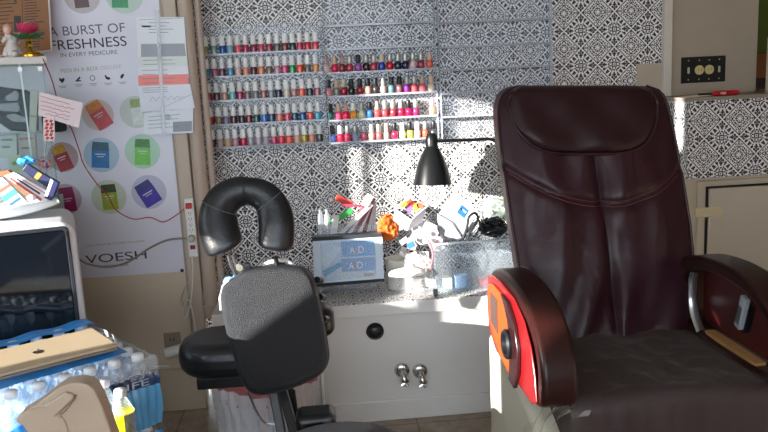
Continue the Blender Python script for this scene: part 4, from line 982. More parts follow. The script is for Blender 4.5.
side(cz+L_*.15, cz-L_*.004, .612, .648, 'label_band', mat('navy_label', '#24406c', .3, var=.6, vscale=30), off=.002)
side(E1, cz+L_*.14, .497, lambda a: .600+.028*math.sin(a*5), 'blue_film', M_blue)
side(E1, cz, .625, .693, 'clear_film', M_film)
nz = S_.cross(Vector((0, 0, 1)))
def ptop(a, b, z): v = cz+S_*(W_*a)+L_*(D_*b); return Vector((v.x, v.y, z))
bm = B(); grid(bm, lambda a, b: ptop(.84+.18*a, -.0+1.0*b, .7005+.003*math.sin(b*19)+.002*math.sin(a*9)-.03*max(0, a-.8)), 8, 40)
obj('blue_top_film', bm, M_blue, t)
bm = B(); grid(bm, lambda a, b: ptop(.13+.15*a, .12+.88*b, .6985+.001*math.sin(b*17+1)), 8, 40)
obj('blue_top_film', bm, M_blue, t)
wa, wb = cz+L_*.12, cz+L_*.03; dn = Vector((.614, -.789, 0)).normalized()*.014
textM('lettering', 'LIFE', wa+dn+Vector((0, 0, .621)), wb-wa, (0, 0, 1), .018, C('#b4c4da'), t)
# printed dark square at the far left of the near side
# second pack below
cr2 = cr+Vector((.004, -.004, 0))
t2, side, cz2, W2, D2 = pack('second water bottle pack in clear film underneath the one with the laptop', cr2, .287, 7, 6, lambda i, j: i == 0 or j == 0)
cz = cz2
side(cz, cz+S_*W2, .287, .36, 'blue_film', M_bluet); side(cz, cz+S_*W2, .36, .49, 'clear_film', M_film); side(cz+L_*D2, cz, .287, .48, 'blue_film', M_blue)
bs = obj('low_stand', prism(B(), [(v.x, v.y, 0) for v in (cz, cz+S_*W2, cz+S_*W2+L_*D2, cz+L_*D2)], (0, 0, .284)), C('#8d8a86'), smooth=False, bevel=.006)
tag(bs, 'low grey stand under the stacked water packs', 'stand')
# loose bottles in front
_q = cr+Vector((.614, -.789, 0))*.02
cb = obj('carton', prism(B(), [(v.x, v.y, 0) for v in (_q, _q+L_*.36, _q+L_*.36+Vector((.614, -.789, 0))*.13, _q+Vector((.614, -.789, 0))*.13)], (0, 0, .44)), C('#9a7c58', .7), smooth=False, bevel=.004); tag(cb, 'brown carton in front of the water packs, below the picture edge', 'carton')
def loose(px, py, y, lab, yellow):
    p_ = P(px, py, y=y); z = p_.z-.202
    o = bpy.data.objects.new('water_bottle', BM[0]); COL.objects.link(o); o.location = (p_.x, p_.y, z); tag(o, lab, 'bottle')
    c_ = bpy.data.objects.new('cap', BM[1]); COL.objects.link(c_); c_.parent = o
    bm = B(); lathe(bm, [(.0312, .045), (.0318, .046), (.0318, .135), (.030, .142)] if yellow else [(.0312, .05), (.0318, .052), (.0318, .10), (.0312, .104)], n=20)
    if yellow:
        bmesh.ops.delete(bm, geom=[f_ for f_ in bm.faces if f_.calc_center_median().x > .010], context='FACES')
    me = bpy.data.meshes.new('label'); bm.to_mesh(me); bm.free(); me.materials.append(mat('lemon_label', '#f0d818', .35, var=.35, vscale=45) if yellow else _M['bottle_label_blue'])
    lb_ = bpy.data.objects.new('label', me); COL.objects.link(lb_); lb_.parent = o
    return z
z1 = loose(120, 389, 1.90, 'loose water bottle with bright yellow label in front of the packs', True)
z2 = loose(102.5, 379.5, 1.915, 'loose clear water bottle behind the one with the yellow label', False)
print('loose z', z1, z2)

# laptop
A = P(118, 343, z=.727); ld, sd = Vector((-.83, -.557, 0)).normalized(), Vector((-.557, .83, 0)).normalized()
lt = thing('laptop', 'closed pale gold laptop lying on the water bottle pack', 'laptop', (A.x, A.y, .700))
def lrect(e, z): return [A+ld*e+sd*e+Vector((0, 0, z-A.z)), A+ld*(.325-e)+sd*e+Vector((0, 0, z-A.z)), A+ld*(.325-e)+sd*(.205-e)+Vector((0, 0, z-A.z)), A+ld*e+sd*(.205-e)+Vector((0, 0, z-A.z))]
obj('lower_case', prism(B(), lrect(.002, .7065), (0, 0, .0075)), C('#8f8678', .35), lt, bevel=.003, smooth=False)
ldo = obj('lid', prism(B(), lrect(0, .7155), (0, 0, .0075)), mat('gold_aluminium', '#c9b596', .38, .25, var=.02), lt, bevel=.003, smooth=False)
cl = A+ld*.178+sd*.103
prof = [(0, -.95), (.35, -1), (.8, -.4), (.9, .1), (.65, .35), (.7, .6), (.35, .8), (0, .62), (-.4, .8), (-.85, .5), (-.9, -.1), (-.55, -.8)]
obj('logo', prism(prism(B(), [cl-ld*(a*.016)+sd*(b*.017)+Vector((0, 0, .7232-cl.z)) for a, b in prof], (0, 0, .0004)), [cl-ld*(a)+sd*(b)+Vector((0, 0, .7232-cl.z)) for a, b in ((0, .016), (.006, .019), (.009, .026), (.002, .022))], (0, 0, .0004)), C('#2c2622', .2), ldo, smooth=False)

# beige moulded housing in the foreground
bh = thing('plastic_housing', 'beige moulded plastic housing with a raised latch in front of the water packs', 'plastic housing', (-.5, 1.55, 0))
bh.location.z = -.012
YB = 1.56
ob = [(77, 377.5), (68, 378.5), (60, 381), (51, 387), (40, 396), (28, 404), (18, 410), (14.5, 414), (16, 417.5), (22, 420.5), (27, 428), (30, 470), (34, 752), (150, 752), (128, 470), (112, 432), (105, 412), (99, 396), (93, 384), (86, 379)]
bm = prism(B(), [P(a, b, y=YB) for a, b in ob], (0, .05, 0)); M_bg = mat('beige_moulded_plastic', '#b3a08d', .42, var=.05, bump=.1, bscale=120)
obj('shell', bm, M_bg, bh, bevel=.014, seg=5)
lq = [(45, 398), (66, 385), (74, 387.5), (75, 391), (55, 410), (49, 406)]
obj('latch', prism(B(), [P(a, b, y=YB-.0005) for a, b in lq], (0, -.012, 0)), M_bg, bh, bevel=.005, seg=3)
obj('groove', tube(B(), [P(*q_, y=YB-.0005) for q_ in ((58, 412), (66, 404), (74, 394), (76, 389))], .0016, 8), C('#94826f'), bh)
obj('ridge', tube(B(), curve([P(*q_, y=YB-.001) for q_ in ((30, 403), (42, 400), (54, 405), (63, 416), (67, 428))], 5), .0035, 8), M_bg, bh)
obj('screw_hole', lathe(B(), [(.006, 0), (.005, .001), (0, .001)], n=12, M=facing(P(33, 431, y=YB))), M_dark, bh)

# ------------------------------------------------------------------ white cabinet with dark glass door
YT = 2.50
tv = thing('towel_cabinet', 'white rounded towel warmer cabinet with a dark glass door at the left edge', 'cabinet', (-1.05, 2.68, .55))
def rrect(x0, x1, z0, z1, r_, y, n=6):
    return [(x, y, z) for x, z in stadium(x0, x1, z0, z1, r_, n)]
xr = -.785; zt = 1.000
obj('body', prism(B(), rrect(-1.30, xr, .56, zt, .045, YT), (0, .34, 0)), mat('cabinet_white', '#dcdce0', .35, var=.03), tv, bevel=.02, seg=5)
obj('door_glass', prism(B(), rrect(-1.27, P(69, 260, y=YT).x, .59, P(60, 229, y=YT).z, .012, YT), (0, -.012, 0)), mat('dark_glass', '#10161e', .06, var=.05), tv, bevel=.003)
obj('door_frame', ringprism(B(), rrect(-1.28, P(69, 260, y=YT).x+.012, .58, P(60, 229, y=YT).z+.012, .02, YT), rrect(-1.27, P(69, 260, y=YT).x, .59, P(60, 229, y=YT).z, .012, YT), (0, -.016, 0)), mat('frame_dark', '#262a30', .3), tv, bevel=.002)
obj('door_latch', tube(B(), [P(65, 231, y=YT-.014), P(67, 240, y=YT-.014), P(68, 250, y=YT-.014)], .005, 8), M_black, tv)
textM('lettering', 'DRA', P(-3, 232, y=YT-.001), P(19, 230, y=YT-.001)-P(-3, 232, y=YT-.001), (0, 0, 1), .030, C('#f0f0f0', .3), tv)
def swing(o, pivot, ang):
    o.matrix_world = Matrix.Translation(Vector(pivot)) @ Matrix.Rotation(math.radians(ang), 4, 'Z') @ Matrix.Translation(-Vector(pivot)) @ ORG[o]
swing(tv, (-.785, 2.5, 0), 17)
stn = obj('side_table', bx(-1.3, -.88, 2.56, 2.74, .50, .556), C('#b9b4aa'), smooth=False, bevel=.004); tag(stn, 'plain table top carrying the white towel warmer cabinet', 'table')
for x in (-1.26, -.92):
    for y in (2.59, 2.71): obj('leg', bx(x-.015, x+.015, y-.015, y+.015, 0, .5), C('#b9b4aa'), stn, smooth=False)
# white boat shaped dish on it
Yd = 2.60; zb = zt+.001
ds = thing('white_dish', 'white boat shaped dish on the towel cabinet holding packets', 'dish', (-1.0, Yd, zb))
def dish(a, b):
    x = -1.35+ (P(60, 199, y=Yd).x+1.35)*a; wd = .11*(math.sin(PI*min(1, max(0, a*1.0)))**.6)*(1-b*.0)
    ang = -PI/2+PI*(b-.5)*1.0; k_ = (abs(b-.5)*2)
    return Vector((x, Yd+wd*(b-.5)*2, zb+.004+.052*k_**2*(math.sin(PI*a)**.5)+.042*max(0, (a-.55)/.45)**2))
gb = grid(B(), dish, 30, 14); o_ = obj('bowl', gb, mat('glazed_white', '#d5dde0', .2, var=.02), ds); sm = o_.modifiers.new('thick', 'SOLIDIFY'); sm.thickness = .004
def slab(name, label, cat, qd, y, d, col, group=None, bands=(), rough=.4, parent=None):
    "a small box whose near face has the corners qd (pixels, at depth y) and which is d deep"
    cc = sum((P(*q_, y=y) for q_ in qd), Vector())/4
    t = thing(name, label, cat, cc, group)
    obj('box_body', prism(B(), [P(*q_, y=y) for q_ in qd], (0, d, 0)), C(col, rough), t, smooth=False, bevel=.0015)
    a, b, c_, d_ = [P(*q_, y=y-.0006) for q_ in qd]
    for (f0, f1, g0, g1, hc) in bands:
        def bl(u, v): return a.lerp(b, u).lerp(d_.lerp(c_, u), v)
        obj('printed_band', prism(B(), [bl(f0, g0), bl(f1, g0), bl(f1, g1), bl(f0, g1)], (0, -.0005, 0)), C(hc, rough), t, smooth=False)
    return t
gp = 'packets piled in the white dish'
slab('product_box', 'orange brown packet at the back of the pile above the white dish', 'packet', ((-4, 172), (8, 170), (38, 196), (30, 200)), 2.66, .02, '#8a5a3c')
slab('product_box', 'white packet with red and black print across the pile in the dish', 'packet', ((4, 176), (14, 172), (51, 193), (44, 205)), 2.61, .018, '#cfc9d0', None, ((.1, .3, .1, .9, '#b04848'), (.45, .6, .2, .8, '#23283a'), (.72, .8, .1, .9, '#b86a58')))
slab('product_box', 'white box with teal and red stripes leaning in the dish at the photo edge', 'packet', ((-10, 184), (2, 177), (28, 203), (14, 213)), 2.56, .02, '#d9dde0', None, ((.0, 1, .25, .35, '#d06050'), (.0, 1, .45, .62, '#45b4ac'), (.1, .9, .72, .8, '#2f5fa8')))
slab('product_box', 'navy packet with gold lettering lying on the pile in the dish', 'packet', ((22, 170), (27, 164), (53, 180), (47, 188)), 2.63, .02, '#1c2148', None, ((.1, .9, .45, .6, '#c09040'),))
slab('product_box', 'upright navy box with white side at the end of the dish', 'packet', ((51, 178), (58.5, 183), (51.5, 201), (44, 198)), 2.575, .02, '#1a2050', None, ((.0, .35, .05, .9, '#e4e6f0'),))
o_ = obj('crumpled_wrapper', blob(P(26, 161, y=2.69), .028, .02, .014, 5, .25), C('#3a8fd0', .3)); tag(o_, 'bright blue crumpled wrapper behind the navy packet', 'wrapper')
o_ = obj('cotton_ball', blob(P(31.5, 198, y=2.55), .013, .012, .012, 6, .05), C('#e6e6ea', .8)); tag(o_, 'small white ball at the rim of the white dish', 'ball')
cdn = thing('candy_jar', 'round clear ball of orange and purple sweets beside the display case', 'jar', P(45, 164, y=2.9))
c = P(45, 163.5, y=2.9); obj('ball', blob(c, .029, .026, .027, 2, .03), clear('jar_glass', (.95, .9, .95), .92, .05, k=.3), cdn)
rr = random.Random(4)
for i in range(26):
    v = Vector((rr.uniform(-1, 1), rr.uniform(-1, 1), rr.uniform(-1, .6)))
    if v.length > 1: v.normalize()
    bm = B(); bmesh.ops.create_icosphere(bm, subdivisions=1, radius=.006); bmesh.ops.translate(bm, vec=c+v*.019, verts=bm.verts)
    obj('sweet', bm, C(rr.choice(['#e0803c', '#d8a070', '#7a3c90', '#c05048', '#e0b080'])), cdn)
obj('stem', tube(B(), [c+Vector((0, 0, -.02)), Vector((c.x, c.y, 1.0))], .004, 8), M_acre, cdn); obj('stem_top', tube(B(), [c+Vector((0, 0, .02)), P(46.5, 140, y=2.9)], .0025, 8), M_acre, cdn)

# glass display case
YC = 2.95
a, b = P(46, 56, y=YC), P(43, 205, y=YC)
dc = thing('display_case', 'glass display case with white top slab at the left edge of the room', 'display case', (-1.15, 3.05, 1.0))
ztop = P(45, 56, y=YC).z; zsl = P(45, 63.5, y=YC).z; xe = a.x
obj('top_slab', bx(-1.6, xe, YC, 3.20, zsl, ztop), C('#cfccc6'), dc, smooth=False, bevel=.003)
gl = clear('case_glass', (.80, .90, .90), .97, .04, k=.22)
obj('front_pane', bx(-1.6, xe-.012, YC+.004, YC+.009, 1.0, zsl), gl, dc, smooth=False)
obj('side_pane', bx(xe-.018, xe-.013, YC+.01, 3.19, 1.0, zsl), gl, dc, smooth=False)
obj('pane_edge', bx(P(25, 100, y=YC).x, P(26.5, 100, y=YC).x, YC, YC+.01, 1.0, zsl), mat('pane_edge_green', '#a9c2c0', .1), dc, smooth=False)
for px_ in (21, 40): obj('hinge', bx(P(px_-2, 68, y=YC).x, P(px_+2.5, 68, y=YC).x, YC-.003, YC+.012, P(30, 71.5, y=YC).z, P(30, 67, y=YC).z), C('#e8ecec', .2), dc, smooth=False, bevel=.001)
obj('base', bx(-1.6, xe, YC, 3.20, .0, 1.0), C('#8e9490'), dc, smooth=False)
for pz in (132,): obj('shelf', bx(-1.6, xe-.02, YC+.02, 3.18, P(30, pz, y=3.0).z-.005, P(30, pz, y=3.0).z), gl, dc, smooth=False)
zs = P(30, 132, y=3.0).z
swing(dc, (xe, YC, 0), 18)
# things in the case
t = thing('tool_pouch', 'dark blue pouch with pale grey pads inside the display case', 'pouch', (P(18, 108, y=3.06).x, 3.06, zs))
obj('pouch_body', prism(B(), [P(*q_, y=3.06) for q_ in ((-6, 86), (24, 90), (36, 96), (37, 132), (10, 131), (-6, 120))], (0, .03, 0)), C('#1d2434', .6), t, bevel=.008)
for pl_ in (((5, 97), (16, 90), (20, 95), (18, 101), (8, 101)), ((-4, 104), (18, 102), (21, 109), (18, 112), (-4, 110)), ((6, 116), (14, 113), (27, 118), (26, 122), (14, 122))):
    obj('grey_pad', prism(B(), [P(*q_, y=3.059) for q_ in pl_], (0, -.008, 0)), C('#9a9ca4', .6), t, bevel=.003)
slab('product_box', 'cream folded paper standing behind glass at the case side', 'paper', ((30, 90), (38, 91), (36, 133), (29, 131)), 3.03, .004, '#c2beb2', None, ((.1, .9, .6, .64, '#8a8478'),))
slab('product_box', 'white box with dark print on the case shelf level below the pouch', 'box', ((0, 134), (16, 134), (17, 158), (0, 158)), 3.02, .04, '#c4c8c4', None, ((.1, .8, .2, .28, '#7a8486'), (.1, .6, .5, .58, '#7a8486')))
slab('product_box', 'pale pink and grey printed card low in the display case', 'box', ((18, 135), (35, 134), (37, 165), (20, 166)), 3.04, .02, '#bdb0ac', None, ((.1, .9, .1, .16, '#a87878'), (.15, .7, .4, .47, '#7c7c80')))
slab('product_box', 'small green and white packet low in the display case', 'box', ((8, 158), (20, 154), (25, 172), (11, 174)), 2.99, .02, '#b9c8a8', None, ((.2, .8, .3, .5, '#5c8a50'),))
# angel figurine
zt_ = ztop+.0002; c = P(13, 56, y=2.98)
an = thing('angel_figurine', 'small white kneeling cherub figurine with pinkish head on the display case', 'figurine', (c.x, 2.98, zt_))
M_por = mat('porcelain', '#d8d0cc', .3, var=.05)
bm = B(); lathe(bm, [(.026, 0), (.030, .006), (.031, .020), (.026, .034), (.018, .046), (.019, .058), (.020, .068), (.014, .078), (.008, .082), (0, .084)], (c.x, 2.98, zt_), 20)
obj('body', bm, M_por, an)
obj('head', blob((c.x-.004, 2.972, zt_+.098), .0165, .0165, .0175, 1, .03), mat('porcelain_skin', '#d8aa9a', .35, var=.05), an)
obj('hair', blob((c.x-.006, 2.979, zt_+.106), .0175, .015, .013, 3, .12), C('#c89a74'), an)
for s_ in (-1, 1):
    obj('arm', tube(B(), curve([(c.x+s_*.018, 2.975, zt_+.070), (c.x+s_*.020, 2.958, zt_+.055), (c.x+s_*.004, 2.950, zt_+.068)], 4), [.0065]*4+[.005]*5, 8), M_por, an)
    obj('wing', prism(B(), [(c.x+s_*.006, 2.998, zt_+.07), (c.x+s_*.026, 3.0, zt_+.090), (c.x+s_*.030, 3.0, zt_+.070), (c.x+s_*.018, 3.0, zt_+.048)], (0, .004, 0)), M_por, an, bevel=.0015)
    obj('knee', blob((c.x+s_*.014, 2.962, zt_+.014), .013, .018, .013, 2, .03), M_por, an)
# lotus lamp
c = P(31, 57, y=2.97)
lo = thing('lotus_lamp', 'pink lotus flower lamp on a gold stem beside the cherub figurine', 'lamp', (c.x, 2.97, zt_))
M_gold = mat('gold_metal', '#b98c2c', .22, .9, var=.05)
obj('base', lathe(B(), [(.040, 0), (.040, .007), (.030, .010), (.028, .016), (.012, .018), (0, .018)], (c.x+.004, 2.97, zt_), 24), M_gold, lo)
obj('stem', lathe(B(), [(.008, .018), (.011, .026), (.007, .034), (.011, .044), (.007, .054), (.012, .064), (.006, .070)], (c.x, 2.97, zt_), 16), M_gold, lo)
def petal(c, an_, tilt, ln, wd, m_, nm):
    def f(a, b):
        w_ = wd*math.sin(PI*min(1, a*.92+.06))**.8*(b-.5)*2; x = ln*a*math.cos(tilt+a*.5); z = ln*a*math.sin(tilt+a*.5)+.25*abs(w_)
        return Vector((c[0]+x*math.cos(an_)-w_*math.sin(an_), c[1]+x*math.sin(an_)+w_*math.cos(an_), c[2]+z))
    o = obj(nm, grid(B(), f, 8, 6), m_, lo); s_ = o.modifiers.new('thick', 'SOLIDIFY'); s_.thickness = .0015; return o
for k_ in range(8): petal((c.x, 2.97, zt_+.066), k_*PI/4, -.25, .060, .026, mat('lotus_leaf', '#27633a', .35, var=.15), 'leaf')
for k_ in range(9): petal((c.x, 2.97, zt_+.072), k_*2*PI/9+.2, .40, .058, .024, mat('lotus_pink', '#c0345c', .3, var=.2, vscale=50), 'petal')
for k_ in range(6): petal((c.x, 2.97, zt_+.074), k_*2*PI/6, .95, .048, .020, mat('lotus_pale', '#dc8ca0', .3, var=.2, vscale=50), 'petal')

cord(lo, [(43, 59, 2.9), (52, 80, 3.1), (60, 108, 3.2), (72, 130, 3.29), (79, 150, 3.29), (84, 165, 3.29), (97, 184, 3.29), (108, 196, 3.29), (116, 210, 3.29), (133, 219, 3.29), (150, 217.5, 3.29), (163, 222, 3.28), (175, 216, 3.26), (184, 209, 3.235)], .0022, C('#b02840'), label='thin red cord')

# ------------------------------------------------------------------ things on the papered ledge
YF = 3.16
fr = thing('acrylic_brochure_frame', 'clear acrylic frame showing blue ointment packets with letters A and D', 'display frame', (.09, YF, TOP))
o4 = ((312.5, 240.5), (382.5, 236.5), (384, 279), (314, 285))
f = lambda k_: [P(o4[0][0]+k_[0], o4[0][1]+k_[1], y=YF), P(o4[1][0]-k_[0], o4[1][1]+k_[1], y=YF), P(o4[2][0]-k_[0], o4[2][1]-k_[1], y=YF), P(o4[3][0]+k_[0], o4[3][1]-k_[1], y=YF)]
zmin = TOP
for v in (): pass
obj('frame', ringprism(B(), f((0, 0)), f((8, 3)), (0, .012, 0)), mat('frosted_acrylic', '#d4e4f4', .2, var=.05), fr, bevel=.002, smooth=False)
obj('top_edge', prism(B(), [P(*q_, y=YF-.001) for q_ in ((311.5, 237.5), (382, 233.5), (382.7, 237), (312, 241.5))], (0, .05, 0)), C('#33383e', .3), fr, smooth=False, bevel=.002)
obj('bottom_edge', prism(B(), [P(*q_, y=YF-.001) for q_ in ((313.5, 284), (384, 278.5), (384.3, 281.5), (314, 287.5))], (0, .05, 0)), C('#23272c', .3), fr, smooth=False, bevel=.001)
obj('picture_card', prism(B(), [v+Vector((0, .006, 0)) for v in f((7, 2.5))], (0, .002, 0)), mat('pale_blue_card', '#cfe2f2', .3, var=.1, vscale=20), fr, smooth=False)
YQ = YF+.0055
def fq(n_, pts, m_, d=.0006): return obj(n_, prism(B(), [P(*q_, y=YQ) for q_ in pts], (0, -d, 0)), m_, fr, smooth=False)
fq('printed_band', ((341, 241), (374, 239.5), (375, 255), (342, 257)), C('#8fbfea'))
fq('printed_band', ((341, 259), (375, 257), (376, 270), (342, 272)), C('#98bce4'))
fq('printed_band', ((340, 272), (376, 270), (376.5, 277), (340, 279.5)), C('#e2e6ea'))
fq('tilted_packet', ((319, 262), (336, 244), (343, 248), (326, 268)), C('#dfeef6'))
fq('tilted_packet', ((322, 271), (340, 262), (342, 266), (325, 277)), C('#7fb8da'))
fq('orange_mark', ((364, 273.5), (374, 273), (374.3, 277), (364.3, 277.8)), C('#e0903c'))
for (x0_, y0_) in ((350, 253.5), (349, 269)):
    text('lettering', 'A', P(x0_, y0_, y=YQ-.001), P(x0_+5, y0_-.3, y=YQ-.001), .028, C('#e8f0fa'), fr)
    text('lettering', 'D', P(x0_+8.5, y0_-.6, y=YQ-.001), P(x0_+14, y0_-.9, y=YQ-.001), .028, C('#e8f0fa'), fr)
    text('lettering', '&', P(x0_+5, y0_-.4, y=YQ-.001), P(x0_+8.5, y0_-.6, y=YQ-.001), .022, C('#e8a040'), fr)
obj('clear_front', prism(B(), [v+Vector((0, .003, 0)) for v in f((3, 1.5))], (0, .001, 0)), clear('frame_glass', (.92, .96, 1), .9, .05), fr, smooth=False)
# bin of nail files behind the frame
nb = obj('clear_file_box', bx(P(318, 250, y=3.23).x, P(376, 250, y=3.23).x, 3.215, 3.30, TOP, P(350, 226, y=3.23).z), clear('file_box_plastic', (.9, .94, .98), .8, .08, .4, 30), smooth=False, bevel=.002)
tag(nb, 'clear plastic box of nail files behind the acrylic frame', 'box')
sticks = [(334, 240, 372, 204, '#e4e6ea', 'white nail file leaning right behind the frame, lowest one'), (340, 240, 368, 202, '#8c5a60', 'dusty brown nail file leaning right between two white ones'),
          (345, 240, 371, 199, '#eceef0', 'white nail file leaning right, its tip at the middle of the bunch'), (351, 240, 374, 198, '#96606c', 'brownish pink nail file in the bunch behind the frame'), (356, 240, 374, 197, '#e8e8ec', 'white nail file near the steep right side of the bunch'),
          (362, 240, 373, 200, '#7c4850', 'dark rose nail file near the steep right side'), (367, 240, 373, 199, '#dcdce0', 'pale nail file standing nearly upright'), (373, 240, 374.5, 202, '#c8c4c8', 'grey white nail file standing upright at the right end')]
for i, (x0_, y0_, x1_, y1_, hc, lab) in enumerate(sticks):
    y = 3.225+i*.007; a, b = P(x0_, y0_, y=y), P(x1_, y1_, y=y); a = b+(a-b)*((b.z-TOP-.012)/(b.z-a.z)) if False else a
    o_ = obj('nail_file', rectbar(B(), a, b, .017, .003), C(hc, .7), smooth=False, bevel=.001); tag(o_, lab, 'nail file', 'nail files in the clear box')
a, b = P(330, 224, y=3.22), P(352, 210, y=3.22)
o_ = obj('green_packet', rectbar(B(), a, b, .024, .006), C('#35a850', .4), smooth=False, bevel=.002); tag(o_, 'green strip packet at the left of the nail files', 'packet')
o_ = obj('white_packet', rectbar(B(), P(333, 237, y=3.218), P(336, 215, y=3.218), .028, .006), C('#e2e4e6', .4), smooth=False, bevel=.002); tag(o_, 'white upright packet left of the nail files below the green strip', 'packet')
o_ = obj('red_packet', rectbar(B(), P(336, 197, y=3.26), P(352, 205, y=3.26), .026, .008), C('#c43a28', .4), smooth=False, bevel=.002); tag(o_, 'red orange packet poking up behind the green strip packet', 'packet')
o_ = obj('pink_strip', rectbar(B(), P(342, 205, y=3.225), P(362, 206, y=3.225), .010, .004), C('#d83c58', .4), smooth=False); tag(o_, 'thin pink red strip lying across the tops of the nail files', 'packet')
o_ = obj('white_sleeve', rectbar(B(), P(364, 206, y=3.22), P(371, 195, y=3.22), .030, .012), C('#eef0f2', .5), smooth=False, bevel=.003); tag(o_, 'short white sleeve on top of the nail file bunch', 'sleeve')
for i, px_ in enumerate((320, 326.5)):
    p_ = P(px_, 212, y=3.26)
    o_ = obj('glass_vial', lathe(B(), [(.012, 0), (.012, p_.z-TOP-.03), (.006, p_.z-TOP-.02), (.006, p_.z-TOP), (0, p_.z-TOP)], (p_.x, 3.33, TOP), 14), clear('vial_plastic', (.9, .94, .98), .6, .1)); tag(o_, ('clear tall tube left of the nail file box, the outer one', 'clear tall tube left of the nail file box, the inner one')[i], 'tube')
# white pot with an orange scrunchie
c = P(397, 262, y=3.22); pr = .062
pt_ = obj('white_pot', lathe(B(), [(.048, 0), (.052, .004), (.060, .115), (.062, .13), (.056, .13), (.05, .01), (0, .01)], (c.x+.01, 3.24, TOP), 32), C('#d8d6cc', .35)); tag(pt_, 'round cream white pot under the orange flower on the ledge', 'pot')
fl = thing('orange_flower', 'crumpled orange fabric flower resting on the white pot', 'fabric flower', (P(388, 228, y=3.2).x, 3.22, TOP+.13))
cc = P(388, 227, y=3.21)
M_orf = mat('orange_fabric', '#c8601c', .7, var=.3, vscale=50)
for k_ in range(9):
    a_ = k_*2*PI/9; r_ = .024; cxx = (cc.x+r_*math.cos(a_)*1.0, 3.21+.010*math.sin(a_*2), cc.z+.038*math.sin(a_)-.002)
    obj('petal', blob(cxx, .020, .012, .020, k_+11, .28, 12), M_orf, fl)
obj('petal', blob((cc.x, 3.20, cc.z), .020, .014, .022, 30, .3, 12), M_orf, fl)
# clear bag with sachets
bg_ = thing('clear_bag', 'clear plastic bag of white sachets with blue label beside the white pot', 'bag', (P(415, 270, y=3.16).x, 3.16, TOP))
cc = P(414, 252, y=3.17); zc = cc.z
def bagp(a, b):
    an_ = 2*PI*a; r_ = .072*(1-.35*b**2)*(1+.10*math.sin(an_*4+b*6)+.05*math.sin(an_*9)); return Vector((cc.x+r_*math.cos(an_)+.012*b, cc.y+r_*.6*math.sin(an_), TOP+.003+.16*b))
obj('bag_film', grid(B(), bagp, 48, 12), clear('bag_film', (.96, .95, .96), .78, .12, .9, 30), bg_)
rr = random.Random(9)
for k_ in range(16):
    px_, py_ = rr.uniform(400, 428), rr.uniform(232, 270); a = P(px_, py_, y=3.17+rr.uniform(-.02, .02)); an_ = rr.uniform(0, 3)
    M_ = Matrix.Translation(a) @ Matrix.Rotation(an_, 4, 'Y') @ Matrix.Rotation(rr.uniform(-.4, .4), 4, 'X')
    obj('sachet', box(B(), -.017, .017, -.0015, .0015, -.011, .011, M_), C(rr.choice(['#dcdad6', '#cfcac4', '#e4e2e0', '#b8aca8', '#d8c0b8'])), bg_, smooth=False)
M_ = Matrix.Translation(P(411, 245, y=3.125)) @ Matrix.Rotation(-.4, 4, 'Y'); obj('sachet', box(B(), -.016, .016, -.001, .001, -.012, .012, M_), C('#3c78c0'), bg_, smooth=False, label='blue sachet')
for (a, b) in (((430, 250), (432, 268)),): obj('red_edge', tube(B(), curve([P(428, 240, y=3.14), P(433, 254, y=3.13), P(430, 270, y=3.13)], 4), .004, 8), C('#c86a70'), bg_)
wt = obj('white_packet', blob(P(407, 272.5, y=3.10), .072, .035, .020, 8, .12, 6), C('#ecebe6', .5)); tag(wt, 'white soft folded packet lying at the ledge front before the clear bag', 'packet')
dm = obj('dark_clip', bx(*(lambda a, b: (a.x, b.x, 3.06, 3.075, TOP, TOP+.03))(P(432, 268, y=3.07), P(437, 274, y=3.07))), C('#5c6468'), smooth=False, bevel=.003); tag(dm, 'small grey clip beside the white soft folded packet', 'clip')
# perforated white basket with snacks
q4 = ((400, 203), (421, 221), (414, 233), (394, 214))
bk_ = thing('white_basket', 'white perforated basket tilted above the clear bag, orange sachets inside', 'basket', P(407, 215, y=3.22))
L4 = [P(396, 211, y=3.20), P(414, 223, y=3.20), P(424, 210, y=3.22), P(408, 199, y=3.22)]
L4 = [P(395, 209, y=3.2), P(411.5, 220, y=3.2), P(407, 231, y=3.2), P(393, 220, y=3.2)]
obj('side_panel', prism(B(), L4, (0, -.004, 0)), C('#e2dfe0', .4), bk_, smooth=False)
bm = B()
for i in range(4):
    for j in range(3):
        u, v = (i+.5)/4, (j+.5)/3; p_ = L4[0].lerp(L4[1], u).lerp(L4[3].lerp(L4[2], u), v); prism(bm, [p_+Vector((.004*math.cos(k_*PI/3), -.0045, .004*math.sin(k_*PI/3))) for k_ in range(6)], (0, -.0005, 0))
obj('holes', bm, C('#8a8088'), bk_, smooth=False)
obj('side_panel', prism(B(), [P(411.5, 220, y=3.2), P(427, 206, y=3.24), P(422, 222, y=3.24), P(407, 231, y=3.2)], (0, -.004, 0)), C('#dad7da', .4), bk_, smooth=False)
obj('rim', tube(B(), [P(*q_, y=3.2) for q_ in ((395, 209), (411.5, 220), (427, 206), (410, 196.5), (395, 209))], .0035, 8), C('#e8e6e6', .4), bk_)
for k_, (px_, py_, hc) in enumerate(((404, 204, '#e08a38'), (411, 203, '#d8503c'), (416, 207, '#e8b048'), (409, 209, '#8c6aa8'), (420, 205, '#d86848'))):
    M_ = Matrix.Translation(P(px_, py_, y=3.225)) @ Matrix.Rotation(k_*.7, 4, 'Y'); o_ = obj('sachet', box(B(), -.016, .016, -.003, .003, -.013, .013, M_), C(hc, .35), smooth=False, bevel=.002)
    tag(o_, 'small %s snack sachet in the white perforated basket%s' % (['orange', 'red', 'yellow', 'purple', 'salmon'][k_], ''), 'sachet', 'sachets in the white basket')
pd_ = blob(P(424, 232, y=3.25), .06, .05, .045, 41, .2, 8); o_ = obj('crumpled_tissue', pd_, C('#cfccd6', .7)); tag(o_, 'crumpled white and lilac tissue heap between the baskets on the ledge', 'tissue')
